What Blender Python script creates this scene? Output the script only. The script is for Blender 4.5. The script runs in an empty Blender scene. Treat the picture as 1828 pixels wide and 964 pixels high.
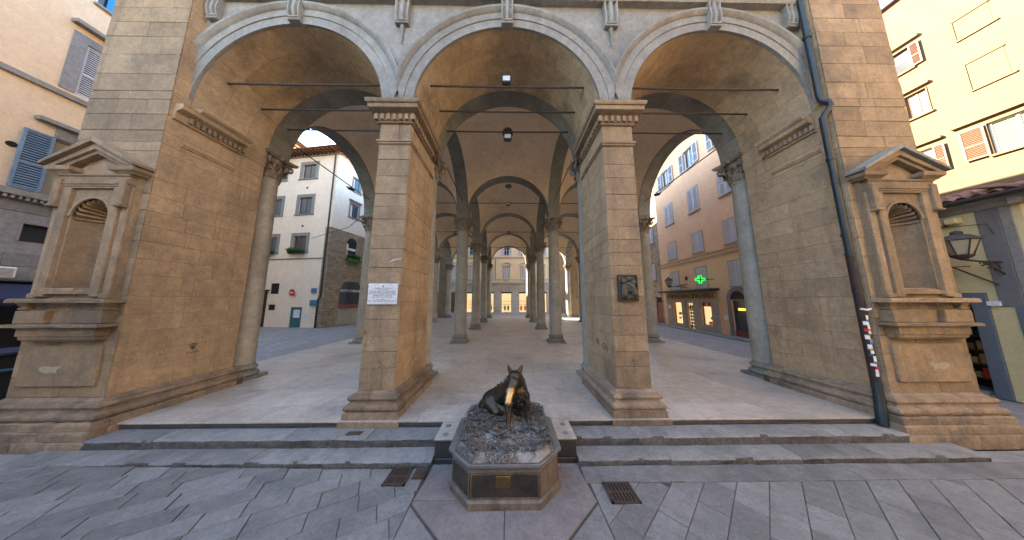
import bpy, bmesh, math, random
from mathutils import Vector, Matrix, noise
RND = random.Random(11)
PI = math.pi
K = 1.4            # the layout below is written in bay-fifths; K turns it into metres at the end
scene = bpy.context.scene
COL = scene.collection

# ------------------------------------------------------------------ camera
cam_d = bpy.data.cameras.new('camera')
cam = bpy.data.objects.new('camera', cam_d); COL.objects.link(cam)
cam_d.sensor_width = 36.0; cam_d.lens = 36.0*402.02/1828.0
cam_d.clip_start = 0.05; cam_d.clip_end = 1000
pit, yaw, rol = 0.1321, 0.0129, -0.0006
fw = Vector((math.sin(yaw)*math.cos(pit), math.cos(yaw)*math.cos(pit), math.sin(pit)))
rt = Vector((math.cos(yaw), -math.sin(yaw), 0)); up = rt.cross(fw)
r2 = rt*math.cos(rol)+up*math.sin(rol); u2 = -rt*math.sin(rol)+up*math.cos(rol)
M = Matrix((r2, u2, -fw)).transposed().to_4x4()
M.translation = Vector((0.0513, -4.6288, 2.178))*K
cam.matrix_world = M
scene.camera = cam

# ------------------------------------------------------------------ sky, sun, exposure
SUN_EL = math.radians(32.0); SUN_PHI = math.radians(-22.0)
world = bpy.data.worlds.new('World'); scene.world = world; world.use_nodes = True
nt = world.node_tree; nt.nodes.clear()
sky = nt.nodes.new('ShaderNodeTexSky'); sky.sky_type = 'NISHITA'; sky.sun_disc = False
sky.sun_elevation = SUN_EL
sky.sun_rotation = math.atan2(-math.cos(SUN_PHI), -math.sin(SUN_PHI))
sky.air_density = 1.0; sky.dust_density = 0.3; sky.ozone_density = 0.6
bg = nt.nodes.new('ShaderNodeBackground'); bg.inputs[1].default_value = 0.10
wo = nt.nodes.new('ShaderNodeOutputWorld')
nt.links.new(sky.outputs[0], bg.inputs[0]); nt.links.new(bg.outputs[0], wo.inputs[0])
sun_d = bpy.data.lights.new('sun', 'SUN'); sun_d.energy = 4.3; sun_d.angle = math.radians(0.5)
sun_d.color = (1.0, 0.83, 0.62)
sun = bpy.data.objects.new('sun', sun_d); COL.objects.link(sun)
sd = Vector((math.cos(SUN_PHI)*math.cos(SUN_EL), math.sin(SUN_PHI)*math.cos(SUN_EL), -math.sin(SUN_EL)))
sun.rotation_euler = sd.to_track_quat('-Z', 'Y').to_euler()
sun.location = (-60, -30, 40)
vs = scene.view_settings
vs.view_transform = 'Standard'; vs.look = 'None'; vs.gamma = 1.0; vs.use_curve_mapping = False
vs.exposure = 3.7
scene.cycles.max_bounces = 8; scene.cycles.diffuse_bounces = 7; scene.cycles.glossy_bounces = 3

# ------------------------------------------------------------------ materials
def _nt(name):
    m = bpy.data.materials.new(name); m.use_nodes = True
    t = m.node_tree; b = t.nodes['Principled BSDF']
    return m, t, b
def _n(t, kind, **kw):
    n = t.nodes.new(kind)
    for k, v in kw.items(): setattr(n, k, v)
    return n
def _math(t, op, a, b=None, c=None):
    n = t.nodes.new('ShaderNodeMath'); n.operation = op
    for i, x in enumerate((a, b, c)):
        if x is None: continue
        if isinstance(x, (int, float)): n.inputs[i].default_value = x
        else: t.links.new(x, n.inputs[i])
    return n.outputs[0]
def _mix(t, f, a, b, mode='MIX'):
    n = t.nodes.new('ShaderNodeMix'); n.data_type = 'RGBA'; n.blend_type = mode
    for s, x in ((n.inputs[0], f), (n.inputs[6], a), (n.inputs[7], b)):
        if isinstance(x, (int, float)): s.default_value = x
        elif isinstance(x, tuple): s.default_value = x if len(x) == 4 else (*x, 1)
        else: t.links.new(x, s)
    return n.outputs[2]
def _ramp(t, f, a, b):
    n = t.nodes.new('ShaderNodeMapRange'); n.inputs[1].default_value = a; n.inputs[2].default_value = b
    t.links.new(f, n.inputs[0]); return n.outputs[0]

def plain(name, col, rough=0.6, metal=0.0, spec=0.4, emit=None, es=1.0):
    m, t, b = _nt(name)
    b.inputs['Base Color'].default_value = (*col, 1); b.inputs['Roughness'].default_value = rough
    b.inputs['Metallic'].default_value = metal; b.inputs['Specular IOR Level'].default_value = spec
    if emit: b.inputs['Emission Color'].default_value = (*emit, 1); b.inputs['Emission Strength'].default_value = es
    return m

def stone(name, ca, cb, scale=1.0, bump=0.4, rough=0.8, fine=40.0, stain=0.35, stain_col=None, rnd=0.25, streak=True, spec=0.3, pit_amt=0.0, stretch=(1, 1, 1), dist=0.01, vein=0.0, grain=0.22, spots=0.0):
    """weathered stone, plaster or paint: two tones, fine grain, stains with their own shapes"""
    m, t, b = _nt(name)
    g = _n(t, 'ShaderNodeNewGeometry'); oi = _n(t, 'ShaderNodeObjectInfo')
    mp = _n(t, 'ShaderNodeMapping'); mp.inputs['Scale'].default_value = stretch
    off = _n(t, 'ShaderNodeVectorMath', operation='ADD'); t.links.new(g.outputs['Position'], off.inputs[0])
    rv = _math(t, 'MULTIPLY', oi.outputs['Random'], 7.0 if rnd > 0 else 0.0)
    t.links.new(rv, off.inputs[1]); t.links.new(off.outputs[0], mp.inputs['Vector'])
    def nz(sc, det=5, rg=0.6, vec=None):
        n = _n(t, 'ShaderNodeTexNoise'); n.inputs['Scale'].default_value = sc; n.inputs['Detail'].default_value = det
        n.inputs['Roughness'].default_value = rg; t.links.new(vec or mp.outputs[0], n.inputs['Vector']); return n.outputs['Fac']
    n1 = nz(scale*1.3, 6, 0.65); n2 = nz(fine, 4, 0.7); n3 = nz(scale*0.6, 6, 0.72, g.outputs['Position'])
    c = _mix(t, _ramp(t, n1, 0.3, 0.7), ca, cb)
    nm = nz(scale*5.5, 5, 0.7)
    def lin(f, a, b, c, d):
        n = _n(t, 'ShaderNodeMapRange'); t.links.new(f, n.inputs[0])
        for i, q in enumerate((a, b, c, d)): n.inputs[i+1].default_value = q
        return n.outputs[0]
    tone = _math(t, 'MULTIPLY', lin(n2, .3, .7, 1-grain, 1+grain*.8), lin(nm, .3, .7, 1-grain*.8, 1+grain*.7))
    tone = _math(t, 'MULTIPLY', tone, _math(t, 'ADD', _math(t, 'MULTIPLY', oi.outputs['Random'], rnd), 1-rnd/2))
    tn = _n(t, 'ShaderNodeCombineColor'); 
    for i in range(3): t.links.new(tone, tn.inputs[i])
    c = _mix(t, 1.0, c, tn.outputs[0], 'MULTIPLY')
    sc_ = stain_col or tuple(x*0.42 for x in ca)
    if stain > 0:
        c = _mix(t, _math(t, 'MULTIPLY', _ramp(t, n3, 0.5, 0.72), stain), c, sc_)
        if streak:
            m2 = _n(t, 'ShaderNodeMapping'); m2.inputs['Scale'].default_value = (2.6, 2.6, 0.22)
            t.links.new(g.outputs['Position'], m2.inputs['Vector'])
            n4 = nz(1.0, 5, 0.7, m2.outputs[0])
            c = _mix(t, _math(t, 'MULTIPLY', _ramp(t, n4, 0.52, 0.75), stain*0.8), c, sc_)
    if vein > 0:
        n5 = nz(scale*0.9, 3, 0.5)
        v = _math(t, 'ABSOLUTE', _math(t, 'SUBTRACT', n5, 0.5))
        c = _mix(t, _math(t, 'MULTIPLY', _ramp(t, v, 0.012, 0.0), vein), c, sc_)
    if spots > 0:      # trodden gum and drips
        for sc2, th2, col2 in ((2.3, .05, tuple(x*.35 for x in ca)), (1.4, .035, tuple(min(.6, x*1.7) for x in ca))):
            v2 = _n(t, 'ShaderNodeTexVoronoi'); v2.inputs['Scale'].default_value = sc2; t.links.new(g.outputs['Position'], v2.inputs['Vector'])
            c = _mix(t, _math(t, 'MULTIPLY', _ramp(t, v2.outputs['Distance'], th2, th2*.6), spots), c, col2)
    t.links.new(c, b.inputs['Base Color'])
    rr = _math(t, 'ADD', _math(t, 'MULTIPLY', n2, 0.3), rough-0.15); t.links.new(rr, b.inputs['Roughness'])
    b.inputs['Specular IOR Level'].default_value = spec
    h = _math(t, 'ADD', _math(t, 'MULTIPLY', n2, 0.5), _math(t, 'MULTIPLY', n1, 1.0))
    if pit_amt > 0:
        vo = _n(t, 'ShaderNodeTexVoronoi'); vo.inputs['Scale'].default_value = fine*0.6; t.links.new(mp.outputs[0], vo.inputs['Vector'])
        h = _math(t, 'ADD', h, _math(t, 'MULTIPLY', _ramp(t, vo.outputs['Distance'], 0.0, 0.35), pit_amt))
    bp = _n(t, 'ShaderNodeBump'); bp.inputs['Strength'].default_value = bump; bp.inputs['Distance'].default_value = dist*2
    t.links.new(h, bp.inputs['Height']); t.links.new(bp.outputs[0], b.inputs['Normal'])
    return m

MT = {}
MT['forte'] = stone('pietraforte', (0.355, 0.258, 0.152), (0.245, 0.178, 0.11), 0.9, 0.6, 0.85, 22, 0.85, (0.12, 0.094, 0.07), 0.34, pit_amt=0.25, vein=0.06)
MT['forte_dark'] = stone('pietraforte_plinth', (0.34, 0.25, 0.16), (0.20, 0.15, 0.105), 1.6, 0.9, 0.85, 24, 0.75, (0.07, 0.06, 0.05), 0.4, pit_amt=0.4)
MT['reveal'] = stone('pietraforte_reveal', (0.465, 0.33, 0.19), (0.345, 0.245, 0.145), 0.9, 0.5, 0.85, 22, 0.8, (0.16, 0.112, 0.072), 0.12, pit_amt=0.2, vein=0.06)
MT['serena'] = stone('grey_facade_stone', (0.285, 0.28, 0.255), (0.205, 0.20, 0.182), 1.0, 0.5, 0.8, 24, 0.6, (0.13, 0.11, 0.09), 0.2, pit_amt=0.15)
MT['serena_dark'] = stone('pietra_serena', (0.27, 0.265, 0.225), (0.19, 0.185, 0.16), 1.2, 0.4, 0.75, 30, 0.4, (0.07, 0.068, 0.06), 0.3)
MT['shaft'] = stone('column_shaft_stone', (0.40, 0.37, 0.30), (0.29, 0.27, 0.22), 1.0, 0.35, 0.7, 26, 0.4, (0.13, 0.115, 0.09), 0.18, grain=.2)
MT['capital'] = stone('capital_stone', (0.31, 0.255, 0.19), (0.19, 0.155, 0.12), 3.0, 0.8, 0.8, 36, 0.5, (0.04, 0.035, 0.03), 0.2)
MT['vault'] = stone('vault_plaster', (0.82, 0.665, 0.475), (0.74, 0.595, 0.42), 0.6, 0.2, 0.9, 18, 0.5, (0.42, 0.32, 0.23), 0.0, streak=False, grain=0.14)
MT['barrel'] = stone('arch_intrados_stone', (0.50, 0.37, 0.225), (0.35, 0.26, 0.16), 1.1, 0.4, 0.85, 22, 0.65, (0.085, 0.065, 0.045), 0.14, streak=False, vein=0.06)
MT['step'] = stone('step_stone', (0.255, 0.255, 0.243), (0.19, 0.19, 0.18), 1.4, 0.8, 0.62, 22, 0.65, (0.08, 0.08, 0.078), 0.3, streak=False, spots=.5, spec=0.45, pit_amt=0.2)
MT['riser'] = stone('grimy_shaded_riser_stone', (0.13, 0.125, 0.115), (0.07, 0.067, 0.062), 2.4, 1.0, 0.7, 24, 0.6, (0.035, 0.033, 0.03), 0.3, streak=False, pit_amt=0.6, grain=.4)  # grime, with the risers' shade put into the colour too
MT['floor'] = stone('loggia_floor_stone', (0.50, 0.445, 0.37), (0.41, 0.365, 0.305), 0.8, 0.3, 0.5, 20, 0.6, (0.15, 0.135, 0.12), 0.18, streak=False, spec=0.5, spots=.6, vein=0.06)
MT['paving'] = stone('paving_slab_stone', (0.245, 0.243, 0.23), (0.185, 0.184, 0.176), 1.8, 0.9, 0.58, 30, 0.5, (0.085, 0.085, 0.085), 0.38, streak=False, spots=.6, spec=0.5, pit_amt=0.45)
MT['slab_pink'] = stone('fountain_slab_stone', (0.27, 0.235, 0.215), (0.20, 0.185, 0.178), 1.2, 0.4, 0.5, 24, 0.4, (0.11, 0.10, 0.10), 0.1, streak=False, spec=0.5, vein=0.06)
MT['joint'] = stone('joint_dirt', (0.11, 0.10, 0.085), (0.07, 0.063, 0.055), 4, 0.5, 0.95, 40, 0.0, None, 0.0)
MT['mortar'] = stone('mortar', (0.12, 0.095, 0.068), (0.075, 0.06, 0.045), 4, 0.5, 0.95, 40, 0.0, None, 0.0)
MT['iron'] = stone('dark_iron', (0.035, 0.03, 0.028), (0.06, 0.04, 0.03), 6, 0.3, 0.6, 60, 0.2, (0.09, 0.05, 0.03), 0.1)
MT['rust'] = stone('rusty_iron', (0.10, 0.065, 0.045), (0.055, 0.042, 0.035), 8, 0.6, 0.7, 60, 0.3, (0.16, 0.08, 0.045), 0.1, streak=False)
MT['lamp_body'] = plain('floodlight_housing', (0.035, 0.04, 0.05), 0.45, 0.3)
MT['lamp_glass'] = plain('floodlight_glass', (0.55, 0.58, 0.58), 0.12, 0.0, 0.8)
MT['copper'] = stone('green_painted_pipe', (0.018, 0.034, 0.038), (0.012, 0.022, 0.026), 3, 0.3, 0.45, 50, 0.5, (0.02, 0.02, 0.02), 0.15, spec=0.5)
MT['copper_dark'] = stone('dark_grimy_pipe', (0.028, 0.026, 0.026), (0.045, 0.03, 0.026), 5, 0.5, 0.5, 60, 0.4, (0.10, 0.035, 0.025), 0.1)
MT['ped'] = stone('pedestal_stone', (0.235, 0.185, 0.13), (0.14, 0.11, 0.082), 3.0, 0.5, 0.5, 36, 0.85, (0.028, 0.023, 0.02), 0.0, spec=0.5)
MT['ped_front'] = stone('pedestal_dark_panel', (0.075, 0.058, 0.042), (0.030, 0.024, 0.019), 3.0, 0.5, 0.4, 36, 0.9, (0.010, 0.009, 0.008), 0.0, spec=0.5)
MT['ped_cap'] = stone('pedestal_cap_stone', (0.215, 0.20, 0.185), (0.15, 0.14, 0.13), 3.0, 0.5, 0.45, 36, 0.4, (0.06, 0.058, 0.055), 0.0, spec=0.5)
MT['black_stone'] = stone('dark_stone', (0.05, 0.047, 0.043), (0.028, 0.026, 0.025), 3.0, 0.6, 0.55, 30, 0.3, (0.11, 0.10, 0.09), 0.2, spec=0.5)  # near-black tone for the floor edge course and landing blocks
MT['marble'] = stone('white_marble', (0.72, 0.74, 0.76), (0.62, 0.65, 0.68), 2, 0.1, 0.4, 20, 0.12, (0.4, 0.4, 0.4), 0.0, spec=0.5)
MT['ink'] = plain('inscription_paint', (0.06, 0.05, 0.05), 0.7)
MT['brass'] = stone('brass_plate', (0.30, 0.20, 0.065), (0.17, 0.115, 0.04), 9, 0.3, 0.35, 60, 0.3, (0.12, 0.08, 0.03), 0.0)
MT['brass'].node_tree.nodes['Principled BSDF'].inputs['Metallic'].default_value = 0.8
def bronze(name, ca, cb, pol, metal, rough, scale=9):
    m = stone(name, ca, cb, scale, 0.9, rough, 55, 0.0, None, 0.0, spec=0.6, dist=0.006)
    b = m.node_tree.nodes['Principled BSDF']; b.inputs['Metallic'].default_value = metal
    return m
def bronze_ground_mat():
    m = stone('weathered_bronze_ground', (0.14, 0.115, 0.088), (0.055, 0.06, 0.058), 5, 1.0, 0.6, 40, 0.0, None, 0.0, streak=False, spec=0.7, dist=0.012, grain=.5)
    t = m.node_tree; b = t.nodes['Principled BSDF']; g_ = _n(t, 'ShaderNodeNewGeometry')
    def nf(sc):
        n = _n(t, 'ShaderNodeTexNoise'); n.inputs['Scale'].default_value = sc; n.inputs['Detail'].default_value = 3; t.links.new(g_.outputs['Position'], n.inputs['Vector']); return n.outputs['Fac']
    src = b.inputs['Base Color'].links[0].from_socket
    c = _mix(t, _math(t, 'MULTIPLY', _ramp(t, nf(34), .5, .62), .8), src, (.36, .335, .29)); c = _mix(t, _math(t, 'MULTIPLY', _ramp(t, nf(15), .56, .68), .7), c, (.18, .11, .065)); c = _mix(t, _math(t, 'MULTIPLY', _ramp(t, nf(11), .54, .66), .7), c, (.07, .10, .115)); c = _mix(t, _ramp(t, nf(42), .55, .64), c, (.022, .02, .019))
    n_ = _n(t, 'ShaderNodeTexNoise'); n_.inputs['Scale'].default_value = 2.6; n_.inputs['Detail'].default_value = 6; t.links.new(g_.outputs['Position'], n_.inputs['Vector'])
    c = _mix(t, _math(t, 'MULTIPLY', _ramp(t, n_.outputs['Fac'], .54, .66), .75), c, (.36, .35, .33))
    t.links.new(c, b.inputs['Base Color']); b.inputs['Metallic'].default_value = 0.3
    return m
MT['bronze_ground'] = bronze_ground_mat()
MT['relief'] = stone('relief_bronze', (0.10, 0.085, 0.055), (0.05, 0.055, 0.045), 8, 0.6, 0.5, 50, 0.3, (0.12, 0.16, 0.14), 0.0, spec=0.6)
MT['relief'].node_tree.nodes['Principled BSDF'].inputs['Metallic'].default_value = 0.5
def plaster(name, ca, cb, st=0.2, stc=None): return stone(name, ca, cb, 0.5, 0.15, 0.9, 14, st, stc or tuple(x*0.7 for x in ca), 0.0, grain=0.10)
MT['peach'] = plaster('peach_plaster', (0.69, 0.525, 0.35), (0.62, 0.47, 0.315))
MT['white_pl'] = plaster('white_plaster', (0.84, 0.72, 0.57), (0.77, 0.66, 0.52), 0.25)
MT['orange'] = plaster('orange_plaster', (0.82, 0.52, 0.29), (0.75, 0.475, 0.275), 0.35, (0.6, 0.40, 0.25))
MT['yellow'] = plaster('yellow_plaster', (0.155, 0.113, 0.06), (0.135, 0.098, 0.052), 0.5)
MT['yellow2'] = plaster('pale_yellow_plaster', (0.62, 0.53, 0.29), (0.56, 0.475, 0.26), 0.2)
MT['cream'] = plaster('cream_plaster', (0.76, 0.63, 0.41), (0.70, 0.58, 0.375), 0.2)
MT['cream_bright'] = plaster('bright_cream_plaster', (0.78, 0.62, 0.38), (0.74, 0.58, 0.36), 0.1)
MT['greypaint'] = plaster('grey_painted_plaster', (0.17, 0.165, 0.165), (0.14, 0.135, 0.135), 0.3)
MT['bluegrey'] = plaster('blue_grey_stone_surround', (0.13, 0.155, 0.18), (0.10, 0.12, 0.145), 0.3)
MT['rustic'] = stone('grey_rusticated_stone', (0.28, 0.275, 0.27), (0.21, 0.205, 0.20), 1.2, 0.5, 0.8, 24, 0.35, (0.10, 0.10, 0.10), 0.3)
MT['palazzo'] = stone('palazzo_grey_stone', (0.50, 0.48, 0.44), (0.42, 0.40, 0.365), 1.2, 0.4, 0.8, 24, 0.25, (0.25, 0.24, 0.22), 0.25)
MT['trim'] = stone('grey_window_trim_stone', (0.28, 0.265, 0.235), (0.22, 0.205, 0.18), 2, 0.3, 0.8, 30, 0.3, None, 0.15)
MT['rubble'] = None
MT['tile'] = stone('terracotta_tile', (0.28, 0.135, 0.092), (0.17, 0.085, 0.062), 4, 0.5, 0.85, 40, 0.4, (0.10, 0.07, 0.06), 0.5, streak=False)
MT['wood'] = stone('brown_wood', (0.20, 0.10, 0.05), (0.14, 0.07, 0.04), 4, 0.3, 0.6, 40, 0.2, None, 0.2)
MT['wood_dark'] = stone('dark_wood', (0.06, 0.032, 0.022), (0.04, 0.022, 0.016), 4, 0.3, 0.6, 40, 0.2, None, 0.2)
MT['redwood'] = stone('red_brown_window_wood', (0.25, 0.075, 0.05), (0.18, 0.06, 0.04), 4, 0.2, 0.5, 40, 0.2, None, 0.1)
MT['shut_blue'] = stone('blue_grey_shutter_paint', (0.17, 0.25, 0.33), (0.13, 0.20, 0.27), 3, 0.2, 0.5, 40, 0.2, None, 0.1)
MT['shut_grey'] = stone('grey_shutter_paint', (0.62, 0.635, 0.64), (0.53, 0.545, 0.555), 3, 0.2, 0.5, 40, 0.2, None, 0.15)
MT['shut_brown'] = stone('brown_shutter_paint', (0.15, 0.07, 0.04), (0.115, 0.055, 0.032), 3, 0.2, 0.5, 40, 0.2, None, 0.15)
MT['glass'] = plain('window_glass', (0.03, 0.04, 0.05), 0.06, 0.0, 0.9)
MT['glass_blue'] = plain('curtained_blue_glass', (0.03, 0.075, 0.11), 0.1, 0.0, 0.9)
MT['curtain'] = plain('pale_curtain', (0.32, 0.30, 0.22), 0.9)
MT['curtain_green'] = plain('green_curtain', (0.12, 0.14, 0.075), 0.9)
MT['dark'] = plain('dark_interior', (0.012, 0.012, 0.014), 0.8)
MT['navy'] = plain('navy_awning_cloth', (0.018, 0.02, 0.05), 0.8)
MT['white'] = plain('white_paint', (0.75, 0.75, 0.73), 0.6)
MT['red'] = plain('red_paint', (0.55, 0.025, 0.02), 0.5)
MT['sky_blue'] = plain('bright_blue_panel', (0.015, 0.20, 0.55), 0.5)
MT['teal'] = plain('teal_painted_metal', (0.03, 0.13, 0.15), 0.5)
MT['box_blue'] = plain('blue_box_paint', (0.05, 0.18, 0.28), 0.5)
MT['ochre_board'] = stone('ochre_sign_board', (0.42, 0.27, 0.11), (0.36, 0.23, 0.095), 4, 0.2, 0.6, 30, 0.2, None, 0.0)
MT['shop_stone'] = stone('shopfront_travertine', (0.42, 0.37, 0.29), (0.36, 0.315, 0.25), 2, 0.2, 0.6, 30, 0.2, None, 0.0)
MT['shop_glow'] = plain('lit_shop_interior', (0.35, 0.25, 0.15), 0.8, emit=(1.0, 0.72, 0.38), es=0.07)
MT['lamp_lit'] = plain('lit_shop_lamp', (1, 0.6, 0.1), 0.5, emit=(1.0, 0.55, 0.08), es=0.22)
MT['cross_green'] = plain('lit_green_cross', (0.03, 0.5, 0.06), 0.5, emit=(0.05, 0.9, 0.10), es=0.10)
MT['cross_dark'] = plain('dark_cross_tubes', (0.005, 0.06, 0.01), 0.5)
MT['gold_text'] = plain('white_letter', (0.75, 0.73, 0.68), 0.5)
MT['brown_text'] = plain('brown_letter', (0.09, 0.035, 0.02), 0.5)
MT['green_leaf'] = stone('green_leaf', (0.06, 0.16, 0.03), (0.03, 0.09, 0.018), 8, 0.2, 0.6, 30, 0.0, None, 0.3)
MT['skin'] = plain('skin', (0.50, 0.30, 0.21), 0.6)
MT['hair'] = plain('grey_hair', (0.30, 0.27, 0.24), 0.8)
MT['jacket'] = plain('pale_pink_jacket_cloth', (0.62, 0.48, 0.48), 0.85)
MT['jeans'] = plain('pale_blue_jeans_cloth', (0.22, 0.32, 0.40), 0.85)
MT['bag'] = plain('blue_bag_cloth', (0.05, 0.20, 0.38), 0.7)
MT['mannequin'] = plain('mannequin_plastic', (0.62, 0.50, 0.40), 0.4)
MT['dress_green'] = plain('green_dress_cloth', (0.03, 0.28, 0.12), 0.8)
MT['dress_teal'] = plain('teal_dress_cloth', (0.02, 0.22, 0.25), 0.8)
MT['dress_red'] = plain('red_dress_cloth', (0.60, 0.05, 0.03), 0.8)
MT['dress_orange'] = plain('orange_dress_cloth', (0.65, 0.17, 0.03), 0.8)

# ------------------------------------------------------------------ mesh helpers
class MB:
    def __init__(s): s.v = []; s.f = []
    def add(s, vs, fs):
        o = len(s.v); s.v += [tuple(v) for v in vs]; s.f += [tuple(i+o for i in f) for f in fs]; return s
    def box(s, x0, x1, y0, y1, z0, z1):
        return s.add([(x0,y0,z0),(x1,y0,z0),(x1,y1,z0),(x0,y1,z0),(x0,y0,z1),(x1,y0,z1),(x1,y1,z1),(x0,y1,z1)],
                     [(3,2,1,0),(4,5,6,7),(0,1,5,4),(1,2,6,5),(2,3,7,6),(3,0,4,7)])
    def cbox(s, x0, x1, y0, y1, z0, z1, c=0.006, jit=0.0):
        c = min(c, (x1-x0)*.3, (y1-y0)*.3, (z1-z0)*.3)
        X = (x0, x1); Y = (y0, y1); Z = (z0, z1); vs = []; idx = {}
        for i in (0, 1):
            for j in (0, 1):
                for k in (0, 1):
                    sx, sy, sz = (1-2*i)*c, (1-2*j)*c, (1-2*k)*c
                    q = [RND.uniform(-jit, jit) for _ in range(3)] if jit else (0, 0, 0)
                    for a in range(3):
                        idx[(i, j, k, a)] = len(vs)
                        vs.append((X[i]+(0 if a == 0 else sx)+q[0], Y[j]+(0 if a == 1 else sy)+q[1], Z[k]+(0 if a == 2 else sz)+q[2]))
        I = idx; f = []
        for i in (0, 1):
            p = [I[(i,0,0,0)], I[(i,1,0,0)], I[(i,1,1,0)], I[(i,0,1,0)]]; f.append(tuple(p if i else p[::-1]))
            p = [I[(0,i,0,1)], I[(0,i,1,1)], I[(1,i,1,1)], I[(1,i,0,1)]]; f.append(tuple(p if i else p[::-1]))
            p = [I[(0,0,i,2)], I[(1,0,i,2)], I[(1,1,i,2)], I[(0,1,i,2)]]; f.append(tuple(p if i else p[::-1]))
        for i in (0, 1):
            for j in (0, 1):
                f.append((I[(i,j,0,0)], I[(i,j,1,0)], I[(i,j,1,1)], I[(i,j,0,1)]) if i != j else (I[(i,j,0,1)], I[(i,j,1,1)], I[(i,j,1,0)], I[(i,j,0,0)]))
                f.append((I[(i,0,j,0)], I[(i,0,j,2)], I[(i,1,j,2)], I[(i,1,j,0)]) if i != j else (I[(i,1,j,0)], I[(i,1,j,2)], I[(i,0,j,2)], I[(i,0,j,0)]))
                f.append((I[(0,i,j,1)], I[(1,i,j,1)], I[(1,i,j,2)], I[(0,i,j,2)]) if i != j else (I[(0,i,j,2)], I[(1,i,j,2)], I[(1,i,j,1)], I[(0,i,j,1)]))
                for k in (0, 1):
                    t = (I[(i,j,k,0)], I[(i,j,k,1)], I[(i,j,k,2)])
                    f.append(t if (i+j+k) % 2 else t[::-1])
        return s.add(vs, f)
    def lathe(s, prof, n=24, c=(0, 0, 0), a0=0.0, a1=2*PI):
        full = abs(a1-a0-2*PI) < 1e-6; m = n if full else n+1
        vs = []
        for i in range(m):
            a = a0+(a1-a0)*i/n
            for r, z in prof: vs.append((c[0]+r*math.cos(a), c[1]+r*math.sin(a), c[2]+z))
        p = len(prof); fs = []
        for i in range(n):
            j = (i+1) % m
            for k in range(p-1): fs.append((i*p+k, j*p+k, j*p+k+1, i*p+k+1))
        return s.add(vs, fs)
    def tube(s, pts, r, n=8, cap=True):
        pts = [Vector(p) for p in pts]; rings = []
        rr = r if isinstance(r, (list, tuple)) else [r]*len(pts)
        ref = Vector((0, 0, 1)); vs = []
        for i, p in enumerate(pts):
            d = (pts[min(i+1, len(pts)-1)]-pts[max(i-1, 0)]).normalized()
            if abs(d.dot(ref)) > 0.95: ref = Vector((1, 0, 0)) if abs(d.x) < .9 else Vector((0, 1, 0))
            u = d.cross(ref).normalized(); w = d.cross(u).normalized(); ref = -w if False else ref
            for k in range(n):
                a = 2*PI*k/n; vs.append(p+(u*math.cos(a)+w*math.sin(a))*rr[i])
        fs = []
        for i in range(len(pts)-1):
            for k in range(n):
                k2 = (k+1) % n; fs.append((i*n+k, i*n+k2, (i+1)*n+k2, (i+1)*n+k))
        if cap: fs.append(tuple(range(n))[::-1]); fs.append(tuple((len(pts)-1)*n+k for k in range(n)))
        return s.add(vs, fs)
    def prism(s, poly, y0, y1, axis='Y'):
        """extrude a polygon in XZ (axis Y), YZ (axis X) or XY (axis Z)"""
        def P(a, b, d): return {'Y': (a, d, b), 'X': (d, a, b), 'Z': (a, b, d)}[axis]
        n = len(poly); vs = [P(a, b, y0) for a, b in poly]+[P(a, b, y1) for a, b in poly]
        fs = [tuple(range(n)), tuple(range(2*n-1, n-1, -1))]+[(i, i+n, (i+1) % n+n, (i+1) % n) for i in range(n)]
        return s.add(vs, fs)
    def mold(s, poly, prof, cap=True):
        """stack offsets of a convex polygon: prof = [(projection, z)] bottom to top"""
        n = len(poly); off = []
        A = sum(poly[i][0]*poly[(i+1) % n][1]-poly[(i+1) % n][0]*poly[i][1] for i in range(n))
        if A < 0: poly = poly[::-1]
        for i in range(n):
            p0, p1, p2 = Vector(poly[i-1]), Vector(poly[i]), Vector(poly[(i+1) % n])
            e1 = (p1-p0).normalized(); e2 = (p2-p1).normalized()
            n1 = Vector((e1.y, -e1.x)); n2 = Vector((e2.y, -e2.x)); b = (n1+n2)
            off.append(b/(b.dot(n1)))
        vs = []
        for d, z in prof:
            for i in range(n): vs.append((poly[i][0]+off[i].x*d, poly[i][1]+off[i].y*d, z))
        fs = []
        for k in range(len(prof)-1):
            for i in range(n):
                j = (i+1) % n; fs.append((k*n+i, k*n+j, (k+1)*n+j, (k+1)*n+i))
        if cap: fs.append(tuple(range(n))[::-1]); fs.append(tuple((len(prof)-1)*n+i for i in range(n)))
        return s.add(vs, fs)
    def arc(s, prof, cx, zs, n=48, xlim=None, axis='X', a0=0.0, a1=PI, closed=False):
        """sweep (radius, depth) points round a half circle; axis X: arch opens in XZ, depth along Y"""
        vs = []; p = len(prof)
        for i in range(n+1):
            t = i/n
            for r, d in prof:
                th0, th1 = a0, a1
                if xlim and r > xlim: e = math.acos(xlim/r); th0, th1 = max(a0, e), min(a1, PI-e)
                a = th0+(th1-th0)*t
                q = cx+r*math.cos(a); z = zs+r*math.sin(a)
                vs.append((q, d, z) if axis == 'X' else (d, q, z))
        fs = []
        for i in range(n):
            for k in range(p if closed else p-1):
                k2 = (k+1) % p; fs.append((i*p+k, i*p+k2, (i+1)*p+k2, (i+1)*p+k))
        if closed: fs.append(tuple(range(p))); fs.append(tuple(n*p+k for k in range(p))[::-1])
        return s.add(vs, fs)
    def spandrel(s, cx, half, r, zs, ztop, d0, d1, axis='X', n=40):
        for d in (d0, d1):
            vs = []; 
            pts = [(cx+half, zs)]+[(cx+r*math.cos(PI*i/n), zs+r*math.sin(PI*i/n)) for i in range(n+1)]+[(cx-half, zs)]
            for q, z in pts:
                for zz in (z, ztop): vs.append((q, d, zz) if axis == 'X' else (d, q, zz))
            s.add(vs, [(2*i, 2*i+1, 2*i+3, 2*i+2) for i in range(len(pts)-1)])
        return s
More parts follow.
